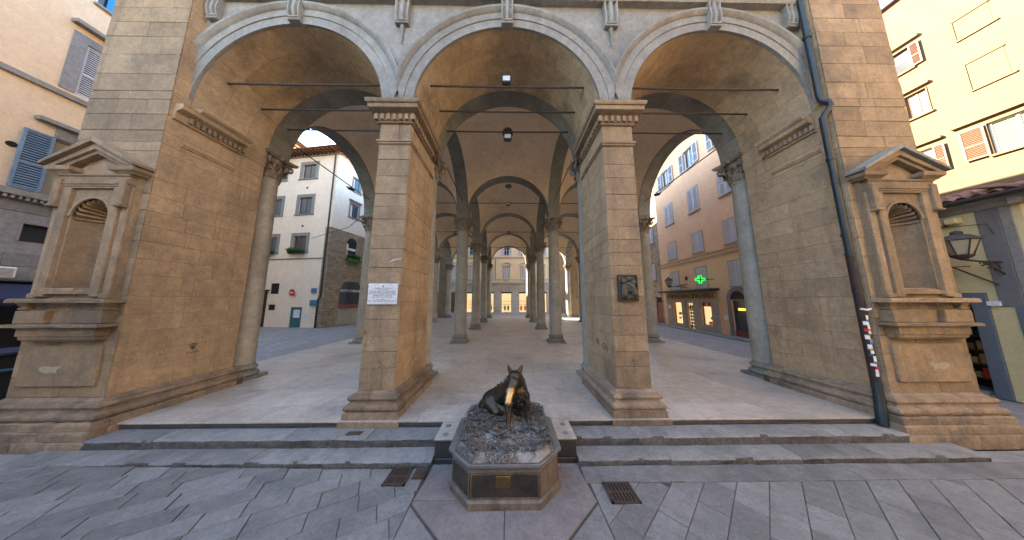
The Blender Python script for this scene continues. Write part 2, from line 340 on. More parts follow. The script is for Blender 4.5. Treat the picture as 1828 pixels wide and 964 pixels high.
    def mesh(s, name, mat=None, smooth=None):
        me = bpy.data.meshes.new(name); me.from_pydata(s.v, [], s.f); me.validate()
        bm = bmesh.new(); bm.from_mesh(me); bmesh.ops.recalc_face_normals(bm, faces=bm.faces); bm.to_mesh(me); bm.free()
        if mat: me.materials.append(MT[mat] if isinstance(mat, str) else mat)
        if smooth is not None:
            for p in me.polygons: p.use_smooth = True
            me.set_sharp_from_angle(angle=math.radians(smooth))
        return me
    def build(s, name, mat, parent=None, loc=(0, 0, 0), rz=0, smooth=None):
        return obj(name, s.mesh(name, mat, smooth), parent, loc, rz)
def obj(name, me, parent=None, loc=(0, 0, 0), rz=0):
    o = bpy.data.objects.new(name, me); COL.objects.link(o)
    o.parent = parent; o.location = loc; o.rotation_euler = (0, 0, rz) if not isinstance(rz, tuple) else rz
    return o
def tag(o, label, cat=None, group=None, kind=None):
    if label: o['label'] = label
    if cat: o['category'] = cat
    if group: o['group'] = group
    if kind: o['kind'] = kind
    return o
def thing(name, label, cat, loc=(0, 0, 0), rz=0, group=None): return tag(obj(name, None, None, loc, rz), label, cat, group)
def struct(o, label=None): o['kind'] = 'structure'; return tag(o, label)
def copy_tree(o, parent=None):
    c = o.copy(); COL.objects.link(c); c.parent = parent
    for ch in o.children: copy_tree(ch, c)
    return c
def text_mesh(txt, size, depth=0.01, mat='ink', align='CENTER'):
    cu = bpy.data.curves.new('lettering', 'FONT'); cu.body = txt; cu.size = size; cu.extrude = depth; cu.align_x = align; cu.resolution_u = 2
    o = bpy.data.objects.new('lettering', cu); COL.objects.link(o)
    dg = bpy.context.evaluated_depsgraph_get(); dg.update()
    me = bpy.data.meshes.new_from_object(o.evaluated_get(dg)); bpy.data.objects.remove(o); bpy.data.curves.remove(cu)
    me.materials.clear(); me.materials.append(MT[mat])
    me.transform(Matrix.Rotation(PI/2, 4, 'X'))
    return me
def capsules(caps, voxel, mat, smooth_it=4, extra=None):
    """one continuous surface from tapered capsules [(a, b, ra, rb)]"""
    mb = MB()
    for a, b, ra, rb in caps:
        a = Vector(a); b = Vector(b); d = (b-a); L = d.length or 1e-4; d.normalize()
        pts = []; rr = []
        for i in range(1, 5): th = PI/2*i/4.0; pts.append(a-d*ra*math.cos(th)); rr.append(max(1e-4, ra*math.sin(th)))
        for i in range(4): th = PI/2*i/4.0; pts.append(b+d*rb*math.sin(th)); rr.append(max(1e-4, rb*math.cos(th)))
        mb.tube(pts, rr, 14)
    me = mb.mesh('tmp'); o = obj('tmp', me)
    r = o.modifiers.new('r', 'REMESH'); r.mode = 'VOXEL'; r.voxel_size = voxel; r.use_smooth_shade = True
    if smooth_it:
        sm = o.modifiers.new('s', 'SMOOTH'); sm.iterations = smooth_it; sm.factor = 0.5
    dg = bpy.context.evaluated_depsgraph_get(); dg.update()
    out = bpy.data.meshes.new_from_object(o.evaluated_get(dg))
    bpy.data.objects.remove(o); bpy.data.meshes.remove(me)
    out.materials.clear()
    if mat: out.materials.append(MT[mat] if isinstance(mat, str) else mat)
    for p in out.polygons: p.use_smooth = True
    return out
def rough_box(x0, x1, y0, y1, z0, z1, seg=0.12, amp=0.012, c=0.012, rows=3):
    """a worn stone: long box along X whose edges wander"""
    n = max(2, int((x1-x0)/seg)); mb = MB(); vs = []; ph = RND.uniform(0, 99)
    ring = [(y1, z0), (y0, z0), (y0, (z0+z1)/2), (y0, z1-c), (y0+c, z1), (y1, z1)]
    for i in range(n+1):
        x = x0+(x1-x0)*i/n
        for j, (y, z) in enumerate(ring):
            a = 0
            if j in (2, 3, 4): a = noise.noise((x*3.1+ph, j*1.7, 0))*amp+noise.noise((x*9+ph, j*2.7, 4))*amp*.6
            b = noise.noise((x*2.3+ph, 7, j))*amp*.5 if j in (3, 4) else 0
            ex = c if (i in (0, n) and j in (2, 3, 4)) else 0
            vs.append((x, y+a+ex*.4, z+b-ex*.4))
    p = len(ring)
    fs = [(i*p+k, (i+1)*p+k, (i+1)*p+(k+1) % p, i*p+(k+1) % p) for i in range(n) for k in range(p)]
    fs += [tuple(range(p)), tuple(n*p+k for k in range(p))[::-1]]
    return mb.add(vs, fs)
def clip(poly, a, b, c):
    """keep a*x+b*y<=c"""
    out = []
    for i in range(len(poly)):
        p, q = poly[i], poly[(i+1) % len(poly)]
        dp, dq = a*p[0]+b*p[1]-c, a*q[0]+b*q[1]-c
        if dp <= 0: out.append(p)
        if dp*dq < 0: t = dp/(dp-dq); out.append((p[0]+(q[0]-p[0])*t, p[1]+(q[1]-p[1])*t))
    return out

# ------------------------------------------------------------------ ground
def ground_z(x, y):
    left = 0.085*max(0, min(1, (-x-2.0)/5.0))
    front = -0.362+left
    t = max(0, min(1, (y+0.4)/7.0)); side = front+( -0.03-front)*t*t*(3-2*t)
    if abs(x) < 8.9 and -0.5 < y < 25.5: return -0.6
    return side
xs = [-90, -60, -40, -30, -24, -18, -15, -12, -10, -8.95, -8.85, -8, -7, -6, -5, -4, -3, -2, 0, 2, 4, 6, 8, 8.85, 8.95, 10, 12, 14, 18, 24, 30, 40, 60, 90]
ys = [-60, -40, -25, -15, -8, -5, -3, -2, -1, -0.55, -0.45, 0, 0.7, 1.4, 2.1, 3, 4, 5, 6, 7, 9, 12, 16, 20, 25.4, 25.6, 28, 32, 40, 60, 90]
g = MB(); nx = len(xs)
g.add([(x, y, ground_z(x, y)) for y in ys for x in xs], [(j*nx+i, j*nx+i+1, (j+1)*nx+i+1, (j+1)*nx+i) for j in range(len(ys)-1) for i in range(nx-1)])
def street_mat():
    m = stone('street_paving', (0.34, 0.335, 0.325), (0.26, 0.255, 0.25), 0.8, 0.6, 0.6, 22, 0.4, (0.09, 0.09, 0.09), 0.0, streak=False, spec=0.5, pit_amt=0.2)
    t = m.node_tree; b = t.nodes['Principled BSDF']
    gg = _n(t, 'ShaderNodeNewGeometry'); mp = _n(t, 'ShaderNodeMapping'); mp.inputs['Rotation'].default_value = (0, 0, 0.6); mp.inputs['Scale'].default_value = (1.0, 1.0, 1.0)
    t.links.new(gg.outputs['Position'], mp.inputs['Vector'])
    br = _n(t, 'ShaderNodeTexBrick'); br.inputs['Scale'].default_value = 1.0; br.inputs['Mortar Size'].default_value = 0.012
    br.inputs['Brick Width'].default_value = 0.8; br.inputs['Row Height'].default_value = 0.42
    br.inputs['Color1'].default_value = (1, 1, 1, 1); br.inputs['Color2'].default_value = (0.78, 0.78, 0.78, 1); br.inputs['Mortar'].default_value = (0.35, 0.33, 0.3, 1)
    t.links.new(mp.outputs[0], br.inputs['Vector'])
    src = b.inputs['Base Color'].links[0].from_socket
    t.links.new(_mix(t, 0.8, src, br.outputs['Color'], 'MULTIPLY'), b.inputs['Base Color'])
    return m
MT['street'] = street_mat()
ground = struct(g.build('street', 'street'), 'grey stone paved street running round the loggia')

# paving slabs in front of the steps: each one a stone
def slab(poly, z, depth, ch, mat, name, parent, ext=True):
    if len(poly) < 3: return
    A = sum(poly[i][0]*poly[(i+1) % len(poly)][1]-poly[(i+1) % len(poly)][0]*poly[i][1] for i in range(len(poly)))/2
    if abs(A) < 0.012: return
    cx = sum(p[0] for p in poly)/len(poly); cy = sum(p[1] for p in poly)/len(poly)
    loc = [(p[0]-cx, p[1]-cy) for p in poly]
    tx, ty = RND.uniform(-.012, .012), RND.uniform(-.012, .012)
    mb = MB().mold(loc, [(-0.0028, -depth), (-0.0028, -ch), (-0.0028-ch*.8, 0)])
    mb.v = [(x, y, zz+(x*tx+y*ty if zz > -depth/2 else 0)) for x, y, zz in mb.v]
    o = mb.build(name, mat, parent, (cx, cy, z+RND.uniform(-.003, .003))); return o
def lay(region, ang, row, lmin, lmax, halfplanes):
    ca, sa = math.cos(ang), math.sin(ang)
    for r in range(-60, 60):
        s = -14+RND.uniform(0, .5)
        while s < 14:
            L = RND.uniform(lmin, lmax)
            q = [(s, r*row), (s+L, r*row), (s+L, (r+1)*row), (s, (r+1)*row)]
            s += L
            poly = [(a*ca-b*sa, a*sa+b*ca) for a, b in q]
            for h in halfplanes:
                poly = clip(poly, *h)
                if len(poly) < 3: break
            if len(poly) < 3: continue
            cx = sum(p[0] for p in poly)/len(poly)
            slab(poly, ground_z(cx, -1.2)+0.026, 0.03, 0.006, 'paving', 'paving_stone', ground)
LB = 0.855
lay('l', math.radians(28), 0.27, 0.36, 0.68, [(1, 0, -1.175), (-1, 0, 8.6), (0, 1, -LB), (0, -1, 2.45)])
d2 = (1/math.sqrt(2), 1/math.sqrt(2))
lay('lb', math.radians(28), 0.27, 0.36, 0.68, [(-1, 0, 1.17), (1, 0, 0), (0, 1, -2.0), (0, -1, 2.45)])
lay('r', math.radians(41), 0.30, 0.40, 0.58, [(-1, 0, -1.175), (1, 0, 8.6), (0, 1, -1.165), (0, -1, 2.45)])
lay('rb', math.radians(41), 0.30, 0.40, 0.58, [(1, 0, 1.17), (-1, 0, 0), (0, 1, -2.0), (0, -1, 2.45)])
for sgn in (-1, 1):   # the corners cut off beside the fountain slab
    slab([(sgn*1.17, -1.47), (sgn*1.17, -1.99), (sgn*0.62, -1.99)], -0.336, 0.03, 0.006, 'paving', 'paving_stone', ground)
x = 1.13
while x < 8.3:
    L = RND.uniform(1.0, 1.7); slab([(x, -0.84), (x+L, -0.84), (x+L, -1.155), (x, -1.155)], -0.335, 0.03, 0.006, 'step', 'threshold_stone', ground); x += L
# the joints' dirt bed under the slabs
bed = MB(); nb = 24
bed.add([(-8.6+17.2*i/nb, y, ground_z(-8.6+17.2*i/nb, -1.2)+0.011) for y in (-2.45, -0.84) for i in range(nb+1)], [(i, i+1, nb+2+i, nb+1+i) for i in range(nb)])
bed.build('joint_bed', 'joint', ground)
# eight-sided slab round the fountain, in four pieces
for poly in ([(-1.1, -0.84), (0, -0.84), (0, -1.40), (-1.16, -1.40)], [(0, -0.84), (1.1, -0.84), (1.16, -1.40), (0, -1.40)],
             [(-1.16, -1.404), (0, -1.404), (0, -1.985), (-0.58, -1.985), (-1.16, -1.45)], [(1.16, -1.404), (0, -1.404), (0, -1.985), (0.58, -1.985), (1.16, -1.45)]):
    slab(poly, -0.332, 0.03, 0.006, 'slab_pink', 'fountain_paving_slab', ground)

# ================================================================== THE LOGGIA
LG = thing('loggia', 'open stone market loggia with three front arches, corner piers and rows of columns', 'loggia')
ROWY = [2.03+5.43*k for k in range(5)]
CX = [-7.5, -2.5, 2.5, 7.5]
ZR = 12.7
# ---- floor and steps
fl = struct(MB().box(-8.95, 8.95, -0.17, 25.7, -0.5, -0.012).build('loggia_floor', 'joint'), 'worn grey stone floor of the loggia')
y = -0.19; ri = 0
while y < 9.0:
    d = [0.62, 0.9, 1.15, 1.3, 1.3, 1.2, 1.25, 1.3][ri % 8]; ri += 1
    x = -8.95-RND.uniform(0, .8)
    while x < 8.95:
        L = RND.uniform(1.2, 2.2); a, b = max(x, -8.95), min(x+L, 8.95)
        if ri == 1:
            for p in (-2.5, 2.5):
                pass
        if b-a > 0.08:
            MB().cbox(a-(a+b)/2+.0028, b-(a+b)/2-.0028, -d/2+.0028, d/2-.0028, -0.03, 0, 0.005).build('floor_slab', 'floor', fl, ((a+b)/2, y+d/2, RND.uniform(-.0015, .0015)))
        x += L
    y += d
MB().box(-8.95, 8.95, y, 25.7, -0.03, 0.0).build('floor_slab_field', 'floor', fl)
# near-black course set back under the floor edge, then two steps, split by the fountain's landing
steps = [(-0.19, -0.012, -0.115, 0.02), ]
def step_row(x0, x1, y0, y1, z0, z1, mat='step', name='step_stone'):
    x = x0
    while x < x1-0.05:
        L = RND.uniform(1.1, 2.3)
        if x1-(x+L) < 0.7: L = x1-x
        o = rough_box(-L/2+.003, L/2-.003, y0+RND.uniform(-.006, .006), y1, z0, z1+RND.uniform(-.003, .003), 0.07, 0.022, 0.022)
        me = o.mesh(name, mat, 50)
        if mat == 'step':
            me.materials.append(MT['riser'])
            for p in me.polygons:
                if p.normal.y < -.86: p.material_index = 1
        obj(name, me, LG, (x+L/2, 0, 0))
        x += L
for sgn in (-1, 1):
    a, b = (1.13, 6.86)
    X0, X1 = (a, b) if sgn > 0 else (-b, -a)
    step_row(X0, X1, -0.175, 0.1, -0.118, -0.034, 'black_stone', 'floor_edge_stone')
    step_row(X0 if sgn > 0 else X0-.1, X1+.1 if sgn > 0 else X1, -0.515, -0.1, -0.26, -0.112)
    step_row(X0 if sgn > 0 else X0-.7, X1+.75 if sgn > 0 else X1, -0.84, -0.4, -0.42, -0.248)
# landing that carries the floor out to the fountain
for sgn in (-1, 1):
    MB().cbox(-0.565, 0.565, -0.27, 0.27, -0.03, 0.0, 0.008).build('landing_slab', 'floor', LG, (sgn*0.5675, -0.466, 0.001))
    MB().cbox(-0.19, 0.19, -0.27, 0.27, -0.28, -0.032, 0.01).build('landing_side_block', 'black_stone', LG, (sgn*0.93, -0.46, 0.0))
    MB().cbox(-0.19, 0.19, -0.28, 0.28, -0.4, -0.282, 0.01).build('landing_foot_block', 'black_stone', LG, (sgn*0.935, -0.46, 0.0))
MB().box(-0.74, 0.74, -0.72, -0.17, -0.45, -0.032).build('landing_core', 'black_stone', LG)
for p in ((-1.0, -0.36), (-0.98, -0.62), (1.0, -0.34), (0.98, -0.6)):
    MB().lathe([(0.0, 0.006), (0.045, 0.006), (0.05, 0.0)], 16).build('floor_disc', 'step', LG, (p[0], p[1], 0.003))

# ---- cladding with individual blocks
def clad(parent, name, mat, org, U, N, length, courses, lmin, lmax, gap=None, thick=0.02, ch=0.009, skip=None):
    U = Vector(U); N = Vector(N); gap = gap or (.0025 if mat == 'reveal' else .0045)
    for (z0, z1) in courses:
        s = 0.0; cuts = []
        while s < length-1e-6:
            L = RND.uniform(lmin, lmax)
            if length-(s+L) < lmin*0.6: L = length-s
            cuts.append((s, s+L)); s += L
        for a, b in cuts:
            if skip and skip(a, b, z0, z1): continue
            w, h = (b-a)-gap, (z1-z0)-gap; pr = RND.uniform(-.0012, .0012) if mat == 'reveal' else RND.uniform(-.004, .003)
            mb = MB().cbox(-w/2, w/2, -thick, 0, -h/2, h/2, ch*RND.uniform(.6, 1.6)*(.5 if mat == 'reveal' else 1), .001 if mat == 'reveal' else .0026)
            me = mb.mesh(name, mat)
            o = bpy.data.objects.new(name, me); COL.objects.link(o); o.parent = parent
            P = Vector(org)+U*((a+b)/2)+N*pr
            # local x -> U, local y -> N, local z up
            R3 = Matrix((U, N, Vector((0, 0, 1)))).transposed()
            if R3.determinant() < 0:
                for v in me.vertices: v.co.x = -v.co.x
                me.flip_normals(); R3 = Matrix((-U, N, Vector((0, 0, 1)))).transposed()
            o.location = (P.x, P.y, (z0+z1)/2); o.rotation_euler = R3.to_euler()
def courses(z0, z1, a, b):
    out = []; z = z0
    while z < z1-1e-6:
        h = RND.uniform(a, b)
        if z1-(z+h) < a*0.7: h = z1-z
        out.append((z, z+h)); z += h
    return out
BASE = [(0.13, 0.0), (0.13, 0.12), (0.125, 0.13), (0.15, 0.15), (0.16, 0.185), (0.15, 0.22), (0.125, 0.245), (0.10, 0.25), (0.09, 0.27), (0.085, 0.30), (0.105, 0.31), (0.12, 0.345), (0.105, 0.39), (0.06, 0.40), (0.055, 0.42), (0.02, 0.44), (0.0, 0.46)]
CAP = [(0.0, 6.10), (0.03, 6.105), (0.045, 6.12), (0.045, 6.14), (0.06, 6.145), (0.06, 6.30), (0.12, 6.335), (0.19, 6.35), (0.20, 6.36), (0.20, 6.45), (0.225, 6.46), (0.245, 6.50), (0.245, 6.54), (0.0, 6.545)]
BAND = [(0.0, 5.60), (0.025, 5.62), (0.025, 5.65), (0.045, 5.66), (0.045, 5.70), (0.0, 5.715)]
def dentils(mb, x0, x1, y0, y1, z0, z1, proj, sides='FLR', pitch=0.115, w=0.07):
    n = int((x1-x0)/pitch)
    for i in range(n+1):
        c = x0+(x1-x0)*i/n if n else x0
        if 'F' in sides: mb.box(c-w/2, c+w/2, y0-proj, y0+.01, z0, z1)
    n = int((y1-y0)/pitch)
    for i in range(n+1):
        c = y0+(y1-y0)*i/n
        if 'L' in sides: mb.box(x0-proj, x0+.01, c-w/2, c+w/2, z0, z1)
        if 'R' in sides: mb.box(x1-.01, x1+proj, c-w/2, c+w/2, z0, z1)
    return mb
PIERS = []
for px in (-2.5, 2.5):
    a = 0.346
    pr = MB().box(px-a+.02, px+a-.02, 0.02, 1.57, -0.1, 6.54).build('pier', 'mortar', LG)
    tag(pr, 'square stone pier with moulded base and dentilled cap')
    cs = courses(0.46, 5.60, 0.27, 0.42)+[(5.715, 6.10)]
    clad(pr, 'pier_block', 'forte', (px-a, 0.0, 0), (1, 0, 0), (0, -1, 0), 2*a, cs, 0.42, 1.0)
    clad(pr, 'pier_side_block', 'reveal', (px+a, 0.02, 0), (0, 1, 0), (1, 0, 0), 1.55, cs, 0.5, 0.95)
    clad(pr, 'pier_side_block', 'reveal', (px-a, 0.02, 0), (0, 1, 0), (-1, 0, 0), 1.55, cs, 0.5, 0.95)
    poly = [(px-a, 0.0), (px+a, 0.0), (px+a, 1.50), (px-a, 1.50)]
    MB().mold(poly, BASE).build('pier_base', 'forte_dark', pr, smooth=40)
    MB().mold([(px-a-.0, -0.0), (px+a, -0.0), (px+a, 1.50), (px-a, 1.50)], [(0.20, -0.112), (0.205, -0.10), (0.205, -0.02), (0.165, 0.004), (0.16, 0.115), (0.1, 0.118)]).build('pier_plinth', 'forte_dark', pr)
    polyc = [(px-a, 0.0), (px+a, 0.0), (px+a, 1.22), (px-a, 1.22)]
    MB().mold(polyc, CAP).build('pier_cap', 'forte', pr, smooth=35)
    dentils(MB(), px-a-.055, px+a+.055, -0.055, 1.2, 6.155, 6.285, 0.045).build('dentil_row', 'forte', pr)
    MB().mold(polyc, BAND).build('pier_band', 'forte', pr, smooth=35)
    MB().box(px-0.27, px+0.27, 1.56, 2.03, 0, 6.6).build('pilaster', 'shaft', pr)
    # pigeon spikes on the ledge
    sp = MB()
    for i in range(16):
        c = px-a-.15+(2*a+.3)*i/15
        for dy in (-.04, .04): sp.tube([(c, -0.17, 6.545), (c+RND.uniform(-.02, .02), -0.17+dy, 6.64)], 0.003, 4)
    sp.build('bird_spikes', 'iron', pr)
    PIERS.append(pr)
# ---- corner piers with aedicules
def corner_pier(sgn):
    cx = 8.0*sgn; a = 0.85; y0, y1 = -0.27, 1.65
    cb_ = MB().box(cx-a+.02, cx+a-.02, y0+.02, y1, -0.45, 2.30).box(cx-a+.02, cx+a-.02, y0+.02, y1, 4.30, ZR).box(cx-a+.02, cx+a-.02, .22, y1, 2.30, 4.30)
    cp = cb_.box(cx-a+.02, cx-.40, y0+.02, .22, 2.30, 4.30).box(cx+.40, cx+a-.02, y0+.02, .22, 2.30, 4.30).build('corner_pier', 'mortar', LG)
    tag(cp, 'massive corner pier with a niche on its front')
    cs = courses(0.46, 5.22, 0.30, 0.42)+[(5.22, 5.42), (5.42, 5.69), (5.69, 6.06), (6.06, 6.41), (6.41, 6.61), (6.61, 7.02), (7.02, 7.50), (7.50, 7.96), (7.96, 8.34), (8.34, 8.72), (8.72, 9.12), (9.12, 9.55), (9.55, 10.0)]
    nc = [c for c in cs if c[1] > 2.3 and c[0] < 4.35]
    clad(cp, 'ashlar_block', 'forte', (cx-a, y0, 0), (1, 0, 0), (0, -1, 0), 2*a, [c for c in cs if c not in nc], 0.5, 1.3)
    clad(cp, 'ashlar_block', 'forte', (cx-a, y0, 0), (1, 0, 0), (0, -1, 0), .42, nc, 0.4, .5)
    clad(cp, 'ashlar_block', 'forte', (cx+a-.42, y0, 0), (1, 0, 0), (0, -1, 0), .42, nc, 0.4, .5)
    inn = -sgn
    ci = [c for c in cs if c[1] <= 6.07]+[(6.06, 6.54)]
    clad(cp, 'reveal_block', 'reveal', (cx+inn*a, y0+.02, 0), (0, 1, 0), (inn, 0, 0), y1-y0-.04, ci, 0.45, 1.0, skip=lambda p, q, z0, z1: z0 > 6.05)
    MB().box(min(cx+inn*(a-.03), cx+inn*a), max(cx+inn*(a-.03), cx+inn*a), y0+.025, y1, 6.065, 6.54).build('reveal_frieze', 'reveal', cp)
    # above the springing the pier's inner side shows in front of the arch
    clad(cp, 'ashlar_return', 'reveal', (cx+inn*a, y0+.022, 0), (0, 1, 0), (inn, 0, 0), 0.27, [c for c in cs if c[0] >= 6.6]+[(6.545, 6.61)], 0.27, 0.3)
    clad(cp, 'outer_block', 'forte', (cx-inn*a, y0+.02, 0), (0, 1, 0), (-inn, 0, 0), y1-y0-.04, [(0.46+0.79*i, 0.46+0.79*(i+1)) for i in range(12)], 0.8, 1.2)
    poly = [(cx-a, y0), (cx+a, y0), (cx+a, y1-.05), (cx-a, y1-.05)]
    bm_ = MB().mold(poly, BASE).build('corner_base', 'forte_dark', cp, smooth=40)
    # three rough plinth courses of single stones on the front and the inner side
    for (z0, z1, pj) in ((0.0, 0.125, 0.185), (-0.14, -0.003, 0.215), (-0.36, -0.143, 0.25)):
        MB().mold(poly, [(pj-.03, z0), (pj-.03, z1)]).build('plinth_core', 'mortar', cp)
        x = cx-a-pj
        while x < cx+a+pj-1e-3:
            L = RND.uniform(0.4, 0.85)
            if cx+a+pj-(x+L) < .3: L = cx+a+pj-x
            rough_box(-L/2+.004, L/2-.004, y0-pj, y0-pj+.2, z0, z1, .1, .012, .014).build('plinth_stone', 'forte_dark', cp, (x+L/2, 0, 0), smooth=50); x += L
        yy = y0-pj+.2
        while yy < y1-.1:
            L = RND.uniform(.45, .8)
            if y1-.05-(yy+L) < .3: L = y1-.05-yy
            o = rough_box(-L/2+.004, L/2-.004, -0.0, .2, z0, z1, .1, .010, .014).build('plinth_stone', 'forte_dark', cp, (cx+inn*(a+pj), yy+L/2, 0), rz=(PI/2 if inn > 0 else -PI/2), smooth=50)
            yy += L
    # cap on the inner side only: cornice, dentils, band
    def inner(prof, ya, yb):
        s0 = cx+inn*a
        pts = [(s0+inn*d, z) for d, z in prof]
        return MB().prism([(s0-inn*.02, prof[0][1])]+pts+[(s0-inn*.02, prof[-1][1])], ya, yb, 'Y')
    inner([(0.0, 6.02), (.05, 6.03), (.05, 6.20), (.16, 6.25), (.19, 6.27), (.19, 6.36), (.2, 6.38), (0, 6.385)], -0.2 if sgn < 0 else 0.0, 1.02).build('reveal_cap', 'reveal', cp)
    inner([(0.0, 6.385), (.20, 6.39), (.235, 6.44), (.235, 6.48), (0, 6.50)], 0.06, 1.08).build('reveal_cap_cornice', 'reveal', cp)
    dm = MB()
    for i in range(11):
        yy = 0.02+i*0.1; dm.box(min(cx+inn*(a+.045), cx+inn*(a+.11)), max(cx+inn*(a+.045), cx+inn*(a+.11)), yy-.03, yy+.03, 6.08, 6.20)
    dm.build('dentil_row', 'forte_dark', cp)
    inner([(0.0, 5.50), (.03, 5.52), (.03, 5.55), (.05, 5.56), (.05, 5.60), (0, 5.61)], 0.0, 0.95).build('reveal_band', 'reveal', cp)
    # ---------------- aedicule
    ad = MB()
    ad.box(cx-.72, cx-.41, -0.345, -0.26, 2.20, 4.72).box(cx+.41, cx+.72, -0.345, -0.26, 2.20, 4.72).box(cx-.41, cx+.41, -0.345, -0.26, 4.30, 4.72).box(cx-.41, cx+.41, -0.345, -0.26, 2.20, 2.40)
    ae = ad.build('aedicule_backing', 'forte', cp)
    def part(name, mb, mat='forte', sm=None): return mb.build(name, mat, cp, smooth=sm)
    # cut niche: frame around the opening (built round it, the niche itself is a half shell)
    hw, zb, zt = 0.40, 2.40, 4.33; yf = -0.42
    part('niche_jamb', MB().cbox(cx-.56, cx-hw, yf, -.34, 2.24, 4.36, .006)); part('niche_jamb', MB().cbox(cx+hw, cx+.56, yf, -.34, 2.24, 4.36, .006))
    part('niche_lintel', MB().cbox(cx-hw, cx+hw, yf+.003, -.34, zt, 4.36, .004))
    # opening plane with a round headed hole, and the shell niche behind it sunk into the pier
    r = 0.35; zi = 3.78
    pl = MB().spandrel(cx, hw, r, zi, zt, yf+.05, yf+.06, n=24)
    pl.box(cx-hw, cx-r, yf+.05, yf+.06, zb, zi); pl.box(cx+r, cx+hw, yf+.05, yf+.06, zb, zi)
    part('niche_frame', pl)
    part('niche_archivolt', MB().arc([(r, yf+.05), (r, yf+.03), (r+.05, yf+.03), (r+.05, yf+.05)], cx, zi, 24))
    # half-cylinder niche sunk into the pier, quarter-dome shell of ribs above
    nb_ = MB(); cols = 20; vs = []; yo = yf+.058; dp_ = .34
    for z in (zb-.02, zi):
        for i in range(cols+1): th = PI*i/cols; vs.append((cx+r*math.cos(th), yo+dp_*math.sin(th), z))
    nb_.add(vs, [(i, i+1, cols+2+i, cols+1+i) for i in range(cols)])
    part('niche_back', nb_, 'forte', 60)
    part('niche_floor', MB().box(cx-.4, cx+.4, yo, .1, zb-.1, zb-.02), 'forte')
    ib = MB(); vs = []
    for z, q in ((zi-.05, 1.0), (zi-.05, .9), (zi-.01, .9), (zi-.01, 1.0)):
        for i in range(cols+1): th = PI*i/cols; vs.append((cx+r*q*math.cos(th), yo+dp_*q*math.sin(th), z))
    m_ = cols+1
    ib.add(vs, [(k*m_+i, k*m_+i+1, ((k+1) % 4)*m_+i+1, ((k+1) % 4)*m_+i) for k in range(4) for i in range(cols)])
    part('niche_impost', ib, 'forte', 40)
    NR = 11
    for i in range(NR):     # ribs fan out from the hinge at the back of the impost
        rb = MB(); n = 8; vs = []
        for k in range(n+1):
            q = k/n*PI/2            # 0 at the back hinge, pi/2 at the front arch
            for f_, lift in ((0.04, 0.0), (.3, .055), (.5, .075), (.7, .055), (.96, 0.0)):
                a_ = PI*(i+f_)/NR
                k2 = lift*math.sin(q)
                rr_ = (r-k2)*math.sin(q); yy_ = yo+dp_*math.cos(q)*(1-k2)-.0
                vs.append((cx+rr_*math.cos(a_), yy_, zi+rr_*math.sin(a_)))
        rb.add(vs, [(5*k+j, 5*k+j+1, 5*k+6+j, 5*k+5+j) for k in range(n) for j in range(4)])
        part('shell_rib', rb, 'forte', 25)
    part('shell_hinge', MB().lathe([(.0, .09), (.06, .07), (.1, .0), (.06, -.03), (0, -.04)], 14, (cx, yo+dp_-.06, zi+.0)), 'forte', 60)
    # outer pilaster strips with eared consoles
    for s in (-1, 1):
        part('aedicule_pilaster', MB().cbox(cx+s*.635-.065, cx+s*.635+.065, -.385, -.34, 2.28, 4.36, .008))
        part('aedicule_ear', MB().cbox(cx+s*.615-.06, cx+s*.615+.06, -.47, -.38, 3.98, 4.50, .012))
        part('ear_drop', MB().cbox(cx+s*.615-.075, cx+s*.615+.075, -.49, -.38, 3.94, 3.98, .01))
        part('pilaster_foot', MB().cbox(cx+s*.635-.08, cx+s*.635+.08, -.41, -.33, 2.21, 2.30, .012))
    part('architrave', MB().mold([(cx-.68, -.43), (cx+.68, -.43), (cx+.68, -.27), (cx-.68, -.27)], [(0, 4.362), (0, 4.40), (.015, 4.405), (.015, 4.45), (0.0, 4.455), (0, 4.56), (.02, 4.57), (.02, 4.60), (.0, 4.605)]))
    for s in (-1, 1):   # broken cornice ends
        part('cornice_end', MB().mold([(cx+s*.60-.17, -.45), (cx+s*.60+.17, -.45), (cx+s*.60+.17, -.27), (cx+s*.60-.17, -.27)], [(0, 4.605), (.02, 4.63), (.06, 4.66), (.065, 4.68), (.065, 4.74), (.05, 4.75)]), 'forte')
    part('tympanum', MB().prism([(cx-.6, 4.6), (cx+.6, 4.6), (cx, 5.12)], -.36, -.27))
    for s in (-1, 1):   # raking cornice and its roof slab
        x0, zA, zB = cx+s*.83, 4.77, 5.24
        part('raking_cornice', MB().prism([(x0, zA-.02), (cx, zB-.02), (cx, zB-.14), (x0-s*.14, zA-.02)], -.50, -.27))
        part('raking_moulding', MB().prism([(x0-s*.17, zA-.015), (cx, zB-.145), (cx, zB-.22), (x0-s*.30, zA-.015)], -.46, -.27))
        part('pediment_roof', MB().prism([(x0+s*.04, zA-.018), (x0+s*.04, zA+.035), (cx, zB+.075), (cx, zB-.016)], -.56, -.27), 'serena_dark' if sgn > 0 else 'forte')
    # sill slab, blocks, ledges and the lower panel
    part('sill_fragment', rough_box(cx-.52, cx+.1, -.42, -.33, 2.29, 2.40, .06, .012, .012)); part('sill_fragment', rough_box(cx+.1, cx+.5, -.41, -.33, 2.29, 2.36, .06, .01, .012))
    part('sill_slab', rough_box(cx-.86, cx+.86, -.51, -.26, 2.13, 2.205, .07, .014, .014), 'forte')
    for s in (-1, 1): part('sill_bracket', MB().mold([(cx+s*.68-.07, -.42), (cx+s*.68+.07, -.42), (cx+s*.68+.07, -.27), (cx+s*.68-.07, -.27)], [(0, 2.0), (.01, 2.03), (-.01, 2.05), (.012, 2.09), (.03, 2.132)]))
    part('recess_back', MB().box(cx-.62, cx+.62, -.35, -.26, 1.98, 2.131), 'forte_dark')
